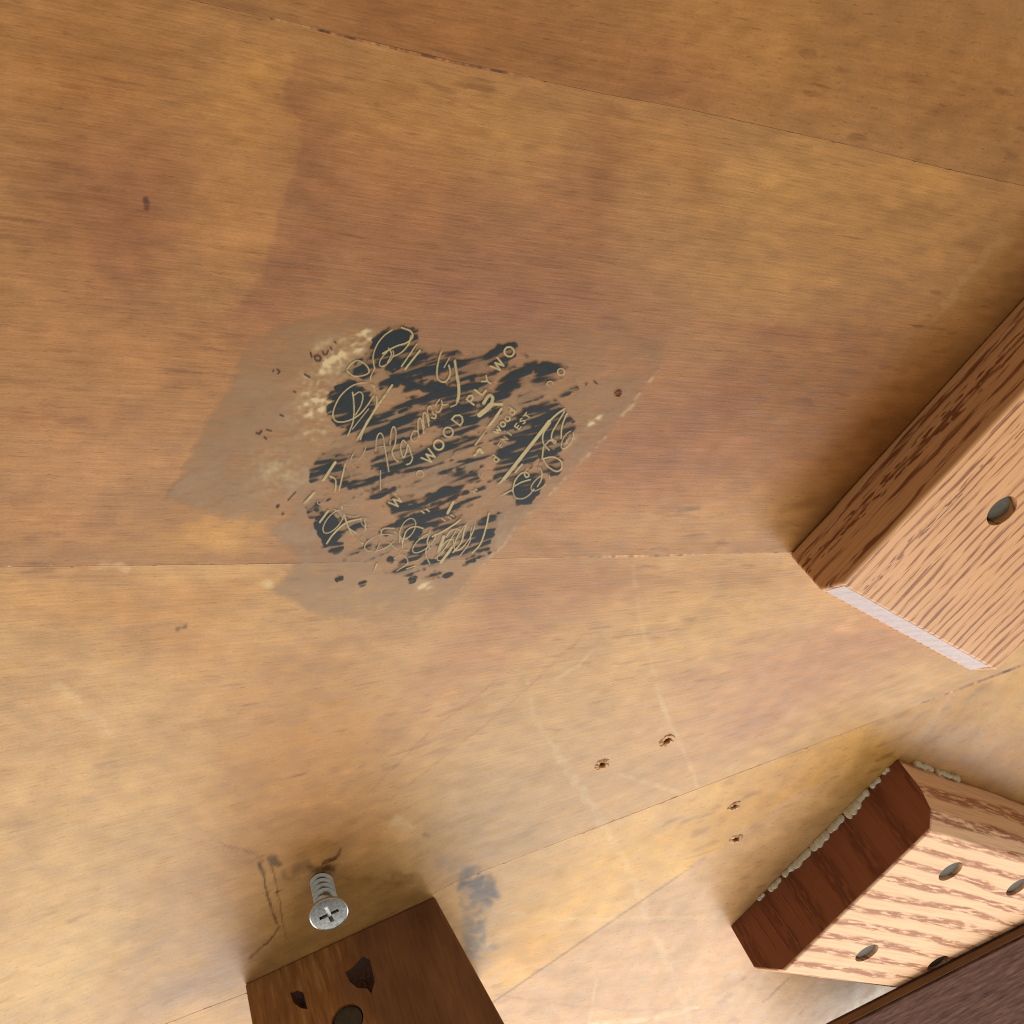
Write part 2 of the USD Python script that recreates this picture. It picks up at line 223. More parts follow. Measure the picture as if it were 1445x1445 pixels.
# figure of the wood, with some light and shade painted in: (x, y, radius x, radius y, turn, colour, strength) in the photograph's frame, one list per sheet
def blob(x, y, b):
    u, v = rot(x-b[0], y-b[1], b[4]); return np.exp(-((u/b[2])**2+(v/b[3])**2))
BASE = [(168, 119, 74), (176, 126, 80), (210, 165, 114), (220, 174, 114)]  # upper sheets set darker to paint the fall-off of the window light
FIG_AND_LIGHT = [
 [ # above the top seam
  (700, 60, 330, 90, 12, (160, 104, 58), .8), (1050, 60, 160, 90, 30, (186, 132, 74), .8), (950, 100, 70, 50, 20, (156, 98, 62), .4), (1330, 120, 180, 90, 15, (172, 116, 62), .6), (540, 10, 80, 50, 0, (160, 104, 60), .6)],
 [ # between the top seam and the middle seam
  (120, 110, 150, 130, 0, (178, 118, 62), .6), (150, 270, 130, 110, -20, (160, 104, 66), .8), (200, 340, 60, 120, 30, (156, 98, 62), .7), (360, 130, 70, 90, 0, (196, 140, 76), .7), (330, 330, 70, 120, 10, (190, 132, 74), .5),
  (440, 120, 30, 60, 4, (158, 104, 62), .55), (452, 230, 34, 80, -4, (154, 98, 62), .6), (418, 360, 36, 90, 22, (144, 88, 60), .7), (372, 435, 44, 40, 40, (146, 90, 62), .6),
  (560, 300, 140, 160, 10, (166, 106, 64), .85), (640, 390, 170, 90, -8, (152, 98, 66), .8), (760, 440, 160, 70, 0, (148, 94, 68), .8), (800, 330, 70, 120, 10, (160, 104, 66), .7),
  (560, 150, 120, 80, 10, (188, 134, 76), .6), (720, 170, 90, 70, 10, (192, 140, 80), .6), (850, 250, 26, 120, 8, (156, 102, 60), .75), (1000, 250, 22, 90, -12, (160, 106, 58), .7), (930, 210, 60, 60, 0, (186, 128, 66), .5),
  (1090, 260, 90, 70, 0, (194, 144, 82), .8), (1060, 390, 110, 60, -5, (188, 136, 76), .6), (1240, 310, 120, 90, 10, (182, 130, 70), .6), (1290, 260, 60, 30, 10, (206, 150, 84), .6),
  (1100, 470, 90, 14, 6, (148, 88, 50), .8), (1030, 560, 110, 50, -14, (146, 90, 58), .85), (900, 520, 60, 60, 30, (178, 118, 72), .5), (1180, 520, 150, 120, 0, (158, 102, 50), .8), (1240, 640, 150, 130, 0, (152, 94, 46), .75), (1040, 660, 130, 60, -6, (164, 108, 70), .6), (900, 600, 90, 60, -20, (160, 104, 70), .6),  # wide browns toward the rail paint its soft shadow and the dimmer light
  (880, 680, 130, 70, -20, (172, 112, 74), .8), (1010, 640, 90, 50, -10, (176, 114, 72), .6), (930, 735, 200, 42, 0, (200, 148, 98), .8), (1060, 720, 60, 60, 0, (190, 136, 82), .6),
  (90, 480, 140, 80, 0, (192, 134, 82), .7), (90, 640, 160, 90, 0, (194, 138, 92), .8), (300, 480, 120, 50, -12, (176, 118, 70), .6), (260, 560, 90, 60, -8, (190, 132, 80), .6), (70, 590, 120, 14, 0, (170, 112, 68), .5),
  (290, 745, 90, 26, -4, (216, 160, 88), .95), (60, 745, 130, 26, 0, (196, 136, 84), .7), (690, 690, 90, 60, 0, (178, 128, 90), .5)],
 [ # between the middle seam and the lower seam
  (170, 850, 210, 40, 0, (204, 146, 82), .8), (330, 830, 70, 24, 0, (206, 150, 86), .7), (250, 900, 90, 60, 0, (202, 144, 82), .8), (60, 950, 130, 70, -10, (200, 150, 96), .6), (60, 1020, 160, 70, -20, (214, 168, 120), .6),  # the last, pale blob is window sheen put into the colour
  (400, 960, 130, 60, -18, (196, 138, 84), .6), (380, 1070, 140, 70, -25, (198, 138, 74), .85), (480, 1060, 70, 50, -30, (204, 146, 76), .6), (180, 1100, 160, 80, -20, (214, 168, 112), .6), (440, 1160, 110, 70, -10, (188, 128, 70), .7),  # the palest blob here paints sheen on the veneer too
  (120, 1230, 190, 100, -26, (220, 178, 124), .75), (300, 1270, 110, 90, -20, (196, 144, 92), .6), (60, 1390, 160, 70, -28, (224, 184, 126), .8), (275, 1405, 90, 18, -28, (168, 132, 112), .7), (330, 1350, 40, 20, -25, (170, 130, 100), .6),  # the two palest blobs brighten the lower left with painted sheen
  (560, 890, 110, 40, -16, (182, 136, 96), .6), (640, 960, 150, 50, -35, (204, 150, 104), .7), (760, 830, 70, 50, -20, (182, 124, 84), .9), (700, 900, 110, 40, -38, (186, 130, 92), .6), (850, 830, 60, 40, 0, (196, 142, 98), .6),
  (960, 850, 90, 60, -10, (214, 164, 98), .8), (1040, 850, 50, 60, 0, (206, 156, 92), .6), (860, 950, 180, 90, -25, (206, 158, 104), .6), (760, 1090, 150, 90, -35, (200, 160, 112), .7), (1130, 930, 160, 50, -20, (196, 140, 104), .85),
  (1100, 1010, 130, 36, -22, (192, 138, 108), .8), (1230, 930, 90, 40, -20, (196, 142, 104), .7), (920, 1060, 140, 50, -24, (200, 154, 110), .6), (640, 1180, 90, 50, -30, (204, 164, 122), .7), (820, 1160, 120, 30, -24, (196, 154, 108), .5), (1300, 900, 80, 40, -20, (186, 132, 90), .5),
  (820, 808, 170, 34, 0, (182, 128, 84), .85), (560, 808, 160, 30, 0, (182, 132, 86), .8), (80, 812, 160, 26, 0, (194, 140, 88), .7), (1040, 800, 90, 22, 0, (196, 142, 90), .7)],
 [ # below the lower seam
  (1150, 1060, 160, 40, -26, (214, 160, 82), .8), (1330, 1010, 120, 40, -26, (200, 148, 76), .8), (1000, 1170, 110, 30, -30, (218, 166, 96), .8), (1100, 1120, 110, 30, -28, (200, 146, 82), .6), (760, 1300, 120, 40, -32, (228, 176, 88), 1), (740, 1345, 50, 50, -30, (226, 166, 66), .9), (900, 1220, 130, 36, -30, (224, 172, 88), .95),
  (1400, 1080, 100, 40, 10, (190, 134, 76), .7), (1380, 1040, 80, 10, 18, (206, 152, 96), .6)],
]
def stroke_d(x, y, pts, step=0.7):
    """distance from each (x, y) to a polyline, and how far along it (0..1)"""
    p = np.array(pts, float); out = []
    for a, b in zip(p[:-1], p[1:]):
        k = max(2, int(np.hypot(*(b-a))/step)); out.append(a+(b-a)*np.linspace(0, 1, k, endpoint=False)[:, None])
    q = np.vstack(out+[p[-1:]]); d, i = cKDTree(q).query(np.stack([x, y], -1), distance_upper_bound=80)
    return d, np.where(i < len(q), i, 0)/len(q)
# worn pale scratches, pencil marks and stains that have a shape of their own: (points, half width, colour, strength)
MARKS = [
 ([(745, 960), (752, 1010), (783, 1058)], 3.5, (226, 200, 170), .22), ([(776, 1046), (806, 1095), (822, 1122), (850, 1158), (862, 1180)], 5.0, (232, 210, 184), .30),
 ([(862, 1180), (885, 1225), (905, 1268), (925, 1325), (945, 1370), (970, 1430), (980, 1460)], 5.0, (236, 210, 180), .26), ([(893, 800), (905, 880), (925, 960), (938, 1010), (950, 1045)], 3.5, (230, 204, 172), .18),
 ([(925, 970), (950, 1030), (972, 1075), (985, 1112)], 2.6, (236, 214, 190), .24), ([(866, 1090), (910, 1103), (962, 1120)], 2.6, (230, 204, 168), .34), ([(780, 960), (815, 940), (835, 920)], 2.4, (232, 208, 178), .28),
 ([(610, 1266), (700, 1285), (790, 1297), (900, 1296), (1010, 1294)], 2.4, (240, 214, 170), .26), ([(842, 1382), (832, 1440), (828, 1470)], 2.2, (236, 206, 180), .28), ([(700, 1404), (780, 1416), (880, 1425), (1010, 1425)], 1.6, (150, 112, 90), .3),
 ([(830, 1446), (920, 1438), (985, 1420)], 3.0, (250, 236, 214), .4), ([(80, 965), (120, 1000), (158, 1036)], 8.0, (232, 196, 158), .40), ([(930, 540), (862, 612), (742, 740)], 2.5, (206, 158, 104), .0),
 ([(1330, 435), (1370, 385), (1415, 335)], 5.5, (196, 150, 112), .40), ([(1300, 470), (1330, 440)], 3.0, (196, 150, 112), .2), ([(130, 800), (168, 797), (175, 802)], 5.0, (226, 180, 140), .6),
 ([(367, 1218), (376, 1255), (386, 1290), (393, 1308), (380, 1328), (352, 1352)], 1.5, (84, 56, 34), 0.59), ([(366, 1218), (372, 1232)], 3.0, (84, 58, 40), 0.49), ([(383, 1222), (393, 1262), (399, 1300), (403, 1322)], 1.3, (96, 66, 40), 0.42),
 ([(390, 1259), (402, 1257)], 1.6, (84, 56, 38), 0.49), ([(455, 1218), (470, 1212), (478, 1205), (482, 1198)], 2.0, (78, 44, 26), .7), ([(300, 1187), (360, 1205), (372, 1216)], 1.4, (140, 92, 52), .5), ([(430, 1222), (420, 1230), (405, 1235)], 8.0, (130, 96, 64), .4),
 ([(476, 1240), (520, 1240), (570, 1250)], 3.0, (140, 94, 54), .25), ([(560, 1240), (590, 1240)], 8.0, (130, 90, 50), .35), ([(440, 1226), (470, 1226)], 6.0, (80, 56, 36), .6), ([(384, 1214), (392, 1217)], 6.0, (110, 82, 58), .7),
 ([(664, 1241), (680, 1246)], 17.0, (92, 80, 78), .85), ([(664, 1256), (684, 1262)], 17.0, (104, 90, 88), .8), ([(668, 1272), (672, 1310), (668, 1344)], 15.0, (138, 118, 106), .7), ([(690, 1338), (700, 1334)], 5.0, (130, 112, 98), .6),
 ([(625, 1222), (650, 1222)], 12.0, (170, 146, 134), .4), ([(560, 1160), (575, 1166)], 8.0, (230, 206, 180), .4), ([(205, 282), (208, 294)], 4.0, (96, 56, 38), .85), ([(250, 888), (262, 883)], 2.6, (110, 74, 44), .8),
 ([(372, 822), (384, 826)], 6.0, (226, 196, 150), .7), ([(960, 720), (985, 716)], 3.5, (120, 96, 72), .5), ([(600, 1178), (604, 1180)], 3.0, (120, 84, 52), .7), ([(1172, 1458), (1205, 1424), (1238, 1397)], 4.6, (250, 240, 232), .8), ([(1200, 1450), (1256, 1396)], 1.4, (120, 90, 74), .6),
 ([(1077, 1414), (1112, 1380)], 1.3, (130, 92, 72), .7), ([(1085, 1370), (1140, 1415)], 6.0, (226, 190, 170), .25), ([(1050, 1290), (1070, 1350)], 3.0, (226, 190, 170), .15), ([(550, 1130), (700, 1010), (820, 900)], 1.6, (168, 116, 72), .3), ([(520, 1120), (610, 1030), (700, 960)], 1.6, (160, 108, 66), .3),
]
F_d1, F_d2, F_d3 = field(51, 9, 2.0), field(52, 14, 1.3), field(53, 16, 5)
F_m1, F_m2, F_gr, F_st, F_cr = field(1, 26, 16), field(2, 7, 5), field(3, 30, 1.1), field(4, 60, 5), field(5, 3, 40)
def sheet_tint(k, x, y, U, V):
    """albedo of sheet k at pixel (x, y), painted light and shade included; U, V are the grain coordinates in pixel-like units"""
    wx = x+10*sample(F_m1, x*.5, y*.5)+4*sample(F_m2, x, y); wy = y+8*sample(F_m1, x*.5+333, y*.5+71)+3*sample(F_m2, x+51, y+7)
    c = np.broadcast_to(np.array(BASE[k], float), x.shape+(3,)).copy()
    for b in FIG_AND_LIGHT[k]:
        w = (blob(wx, wy, b)*b[6])[..., None]; c = c*(1-w)+np.array(b[5], float)*w
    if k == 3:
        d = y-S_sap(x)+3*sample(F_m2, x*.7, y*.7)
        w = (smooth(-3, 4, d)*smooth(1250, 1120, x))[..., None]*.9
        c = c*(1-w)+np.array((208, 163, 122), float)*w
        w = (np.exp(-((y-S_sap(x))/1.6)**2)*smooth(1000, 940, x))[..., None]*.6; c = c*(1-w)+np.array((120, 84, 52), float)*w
    mott = 1+.014*sample(F_m1, U*1.3, V*1.3)+.016*sample(F_m2, U, V)+.008*sample(F_gr, U, V)+.006*sample(F_st, U, V)+.018*sample(F_m2, x*.9+77, y*1.4)+.009*sample(F_m1, x*1.1, y*1.6+50)
    if k == 1:    # the sharp side of the dark growth ring at the upper left
        d = x-np.interp(y, [40, 90, 130, 150, 170, 230, 280, 330, 380, 420, 450], [404, 414, 400, 408, 424, 422, 400, 388, 372, 350, 330])+2.5*sample(F_m2, x*1.2, y*1.2)
        w = (smooth(-6, 6, d)*np.exp(-np.maximum(d, 0)/26)*smooth(60, 110, y)*smooth(470, 420, y))[..., None]*.36
        c = c*(1-w)+np.array((136, 82, 56), float)*w
    clump = smooth(-.4, 1.2, sample(F_m1, x*.55+90, y*.55))
    dk = smooth(1.5, 2.6, sample(F_d1, U, V))*.11*(.3+clump)+smooth(1.7, 2.8, sample(F_d2, U*1.1+99, V*1.1))*.17*clump+smooth(1.2, 2.6, sample(F_d3, U+5, V+9))*.06
    c = c*(1-dk)[..., None]**np.array([.8, 1.0, 1.2])
    c = c*mott[..., None]**np.array([.9, 1.0, 1.15])
    wob = x+2.0*sample(F_m2, x*1.5, y*1.5), y+2.0*sample(F_m2, x*1.5+200, y*1.5)
    for pts, hw, col, s in MARKS:
        p = np.array(pts); lo, hi = p.min(0)-4*hw-6, p.max(0)+4*hw+6
        sel = (wob[0] > lo[0]) & (wob[0] < hi[0]) & (wob[1] > lo[1]) & (wob[1] < hi[1])
        if s <= 0 or not sel.any(): continue
        qx, qy = (wob[0][sel], wob[1][sel]) if hw > 4 else (x[sel]+.3*(wob[0][sel]-x[sel]), y[sel]+.3*(wob[1][sel]-y[sel]))
        d, t = stroke_d(qx, qy, pts)
        w = s*smooth(hw*1.45, hw*.55, d)*np.clip(.85+.35*sample(F_m2, wob[0][sel]*2, wob[1][sel]*2), .2, 1.2)
        cc = c[sel]; c[sel] = cc*(1-w[:, None])+np.array(col, float)*w[:, None]
    # many tiny dark flecks where pores are open
    return lin(np.clip(c, 8, 250))*np.array([.78, .765, .62])
HOLES = [(850, 1079, 6.0), (941, 1045, 6.0), (1036, 1138, 4.6), (1039, 1184, 5.0), (872, 555, 3.2)]
panel = thing('plywood_panel', 'amber plywood underside of a table, laid with jointed veneer sheets', 'panel', 'structure')
SEAMDIR = at(1445, 262)-at(270, 0); SEAMDIR /= np.linalg.norm(SEAMDIR); CROSS = np.array([-SEAMDIR[1], SEAMDIR[0], 0])
lim = [S0, S1, S2, S3, S4]
chip = field(11, 1.2, 1.2)
def build_sheet(k):
    top, bot = lim[k], lim[k+1]
    rows_px = np.median((bot(xs)-top(xs))[(xs > 0) & (xs < 1445)])
    nr = int(rows_px/2.2)+2
    if k == 0: t = np.unique(np.concatenate([np.linspace(0, .72, 14), np.linspace(.72, 1, 190)]))
    else: t = np.linspace(0, 1, nr)
    j = np.maximum(0, sample(chip, xs*.6, np.full_like(xs, 40.+60*k))-0.9)*.9
    j2 = np.maximum(0, sample(chip, xs*.6, np.full_like(xs, 340.+60*k))-1.2)*1.0
    a, b = top(xs)+(0.30+j if k else 0), bot(xs)-(0.22+j2)
    X = np.broadcast_to(xs, (len(t), len(xs))); Y = a[None]+(b-a)[None]*t[:, None]
    P = at(X, Y); U = P@SEAMDIR; V = -(t[:, None]*np.array([.05, .10, .105, .07])[k]+k*.2)+0*X
    V = V+.25*(P@CROSS)*0
    rest = np.stack([U+k*.37, V, 0*U], -1)
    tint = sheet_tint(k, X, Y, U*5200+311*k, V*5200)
    # gentle unevenness of the sheet
    P[..., 2] += 0.00004*sample(F_m1, X*.3, Y*.3)
    n, m = X.shape; idx = np.arange(n*m).reshape(n, m)
    Q = np.stack([idx[1:, :-1], idx[1:, 1:], idx[:-1, 1:], idx[:-1, :-1]], -1)
    cx, cy = (X[1:, 1:]+X[:-1, :-1])/2, (Y[1:, 1:]+Y[:-1, :-1])/2
    keep = np.ones(cx.shape, bool)
    for hx, hy, hr in HOLES: keep &= np.hypot(cx-hx, (cy-hy)*1.3) > hr*.95
    Vv, Qq = P.reshape(-1, 3), Q[keep]
    rim = np.concatenate([idx[0], idx[1:, -1], idx[-1, ::-1][1:], idx[::-1, 0][1:]])
    low = Vv[rim].copy(); low[:, 2] -= 0.003; base = len(Vv); L = base+np.arange(len(rim))
    sk = np.stack([rim[:-1], L[:-1], L[1:], rim[1:]], -1)
    Vall = np.vstack([Vv, low]); tt = tint.reshape(-1, 3); rr = rest.reshape(-1, 3)
    return grid_mesh('veneer_sheet', Vall, np.vstack([Qq, sk]), VENEER, panel,
              {'tint': (np.vstack([tt, tt[rim]*.6]), T.Color3fArray), 'rest': (np.vstack([rr, rr[rim]]), T.Float3Array)})
names = ['dim brown veneer sheet along the top of the picture', 'broad reddish brown veneer sheet under the decal', 'golden veneer sheet with scratches below the middle seam', 'pale yellow wedge of veneer between the blocks']
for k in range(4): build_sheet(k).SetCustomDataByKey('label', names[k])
for k, (fn, colr) in enumerate(((S1, (150, 98, 54)), (S2, (192, 144, 96)), (S3, (176, 128, 84)))):
    y = fn(xs); c = np.array(colr, float)*(1+.10*sample(F_m2, xs, y*0+9*k)+.12*sample(chip, xs*.8, y*0+60+99*k))[:, None]
    if k == 0:
        w = (np.clip(sample(F_m1, xs*.8, y*0+5), 0, 1)*smooth(450, 600, xs)*smooth(1260, 1000, xs))[:, None]; c = c*(1-.3*w)+np.array((84, 50, 28.))*w*.3
    if k == 1:
        w = (smooth(395, 410, xs)*smooth(745, 725, xs))[:, None]; c = c*(1-w)+np.array((186, 138, 94.))*w
    w = (np.clip(sample(F_m2, xs*.6, y*0+20+7*k)-.7, 0, 1)*(1 if k == 1 else .3))[:, None]; c = c*(1-w)+np.array((232, 196, 146.))*w
    w = (np.clip(sample(F_m2, xs*.7, y*0+220+7*k)-1.1, 0, 1)*(.6 if k < 2 else .15)).clip(0, .6)[:, None]; c = c*(1-w)+np.array((60, 34, 20.))*w
    P = np.vstack([at(xs, y-1.8), at(xs, y+1.8)]); P[:, 2] = -.00004; n = len(xs); i = np.arange(n-1)
    t2 = lin(np.clip(np.vstack([c, c]), 8, 250))*.8
    grid_mesh('seam_filler', P, np.stack([i+n, i+n+1, i+1, i], -1), VENEER, panel, {'tint': (t2, T.Color3fArray), 'rest': (np.stack([P@SEAMDIR, P@CROSS, 0*P[:, 0]], -1), T.Float3Array)})
core = trimesh.creation.box((1.3, 1.3, 0.012)); core.apply_translation((0.22, -0.30, -0.0092))
part('panel_core', core, CORE, panel, False)
rng = np.random.default_rng(5)
for hx, hy, hr in HOLES:
    c = at(hx, hy); s = np.linalg.norm(at(hx+1, hy)-c); nn = 26; a = np.linspace(0, 2*np.pi, nn, endpoint=False)
    wob = 1+.22*rng.standard_normal(nn); wob = (wob+np.roll(wob, 1)+np.roll(wob, -1))/3
    rings = []
    sk = 2.0 if hr < 4 else 2.15
    for rad, z in ((sk, -.00005), (1.75, .00022), (1.25*.95, .0003), (.85, .00005), (.6, -.0012), (.15, -.0027)):
        rr = hr*s*rad*(wob if rad < 1.9 else 1+0*wob)*.82
        rings.append(np.stack([c[0]+rr*np.cos(a)*1.0, c[1]+rr*np.sin(a), np.full(nn, z)+(.00012*rng.standard_normal(nn) if .8 < rad < 1.9 else 0)], -1))
    V = np.vstack(rings); f = []
    for i in range(len(rings)-1):
        for q in range(nn):
            b = (q+1) % nn; f += [(i*nn+q, i*nn+b, (i+1)*nn+b), (i*nn+q, (i+1)*nn+b, (i+1)*nn+q)]
    v_, f_ = V, np.array(f)
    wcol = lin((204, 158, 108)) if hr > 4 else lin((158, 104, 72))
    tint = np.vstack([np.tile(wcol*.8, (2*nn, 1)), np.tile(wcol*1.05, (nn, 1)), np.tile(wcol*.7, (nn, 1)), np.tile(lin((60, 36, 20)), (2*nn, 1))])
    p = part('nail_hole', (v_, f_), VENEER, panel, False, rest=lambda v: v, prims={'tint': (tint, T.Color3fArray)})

# ------------------------------------------------------------------ worn decal on the veneer
DX0, DX1, DY0, DY1 = 222, 962, 424, 922
gx, gy = np.meshgrid(np.arange(DX0, DX1+1, 1.0), np.arange(DY0, DY1+1, 1.0))
from shapely.geometry import Polygon
from shapely import contains_xy
def poly_sd(pts, soft=None):
    pts = np.array(pts, float); inside = contains_xy(Polygon(pts).buffer(0), gx, gy)
    d, _ = stroke_d(gx, gy, list(pts)+[pts[0]]); d = np.minimum(d, 80); return np.where(inside, d, -d)
film_sd = poly_sd([(356, 472), (420, 452), (480, 440), (600, 432), (760, 436), (880, 442), (945, 452), (936, 520), (862, 612), (742, 738), (700, 782), (640, 850), (588, 890), (520, 880), (440, 864), (378, 832), (428, 790), (372, 744), (300, 728), (232, 708)])
ink_sd = poly_sd([(478, 530), (486, 512), (503, 507), (517, 497), (527, 478), (548, 463), (570, 459), (588, 466), (592, 480), (584, 496), (600, 492), (628, 490), (655, 500), (690, 497), (705, 486), (728, 484), (738, 500), (770, 512), (800, 516), (812, 540), (822, 575), (828, 590), (812, 606), (796, 622), (790, 640), (800, 660), (786, 682), (764, 694), (750, 712), (730, 714), (712, 726), (700, 745), (690, 770), (668, 792), (640, 812), (600, 818), (560, 812), (520, 800), (486, 790), (456, 772), (448, 748), (436, 735), (428, 708), (440, 690), (438, 665), (452, 642), (470, 622), (492, 606), (476, 602), (461, 588), (458, 560), (466, 542)])
nz = lambda seed, sl, sc, deg, ox=0: sample(field(seed, sl, sc), *rot(gx*1.0+ox, gy*1.0, deg))
n_fine2 = nz(31, 11, 1.35, -16)
n_fine, n_med, n_iso, n_big = nz(21, 16, 2.0, -17), nz(22, 11, 3.2, -24), nz(23, 2.2, 1.8, 0), nz(24, 14, 9, -30)
DENS = [(494, 575, 30, 34, 0, 1.2), (545, 492, 28, 26, -30, 1.2), (516, 520, 16, 15, 0, 1.2), (572, 478, 18, 18, 0, 1.2), (560, 600, 62, 26, -18, .95), (615, 572, 60, 26, -18, .72), (600, 525, 66, 28, -14, .62), (612, 545, 16, 11, -10, 1.2),
 (716, 545, 36, 12, -38, 1.25), (772, 524, 26, 13, -40, .85), (706, 502, 26, 16, -40, .9), (757, 606, 42, 30, -42, 1.25), (726, 650, 34, 24, -48, 1.15), (796, 612, 22, 24, -40, .9), (745, 690, 26, 20, -30, .85), (777, 655, 18, 16, 0, .9),
 (612, 640, 48, 18, -18, .75), (655, 612, 36, 22, -30, .65), (690, 580, 24, 16, -40, .65), (566, 712, 28, 13, -15, .8), (608, 708, 56, 12, -20, .85), (632, 697, 16, 10, 0, 1.2), (588, 736, 42, 12, -20, .85), (640, 726, 34, 12, -25, .85),
 (459, 750, 18, 22, 10, 1.3), (474, 774, 12, 8, -20, 1.1), (466, 650, 22, 22, -20, .72), (478, 672, 15, 14, 0, 1.0), (446, 716, 24, 14, -20, .7), (580, 752, 15, 10, -20, 1.0), (592, 772, 13, 9, -25, 1.0), (548, 747, 15, 9, -10, .7), (674, 768, 24, 30, 40, .68),
 (502, 740, 14, 10, -15, .7), (685, 738, 20, 14, -30, .6), (650, 665, 40, 16, -20, .5), (530, 660, 60, 20, -10, .38), (520, 700, 60, 20, -10, .3), (662, 545, 40, 20, -30, .6), (640, 590, 40, 20, -20, .6),
 (478, 815, 6, 7, -20, 1.0), (512, 823, 9, 4, -20, 1.05), (582, 818, 8, 4.5, -30, 1.05), (632, 811, 8, 3, -20, 1.0), (567, 804, 15, 5, -15, 1.2), (551, 790, 5, 5, 0, 1.0), (604, 792, 6, 3, 0, 1.0), (420, 672, 4, 3, 0, .9), (430, 692, 4, 3, 0, .9)]
dens = np.zeros_like(gx)+.27
for b in DENS: dens = np.maximum(dens, b[5]*np.exp(-(np.hypot(rot(gx-b[0], gy-b[1], b[4])[0]/b[2], rot(gx-b[0], gy-b[1], b[4])[1]/b[3]))**4*.6))
thr = dens*1.06-.40+.16*n_med+.09*n_fine+.05*n_iso+.04*n_big
base_ink = smooth(-.10, .13, thr)
brush = smooth(-.80, .60, .95*n_fine2+.55*n_fine+(dens-.72)*1.5)
flecks = smooth(.02, .22, np.minimum(dens, .6)*.7-.48+.17*nz(37, 3.2, 1.1, -20)+.07*n_fine)
wear = np.maximum(base_ink*(.12+.88*brush), flecks*.9)
edge_ok = smooth(-1.2, 1.0, ink_sd+.8*n_iso+1.0*n_med)
loose = smooth(.62, 1.0, dens+.25*n_fine2+.22*n_iso)*(ink_sd < 0)*(gy > 770)*(dens > .45)
ink = np.clip(np.maximum(wear*edge_ok, wear*loose), 0, 1)*.95
i_extra = 0
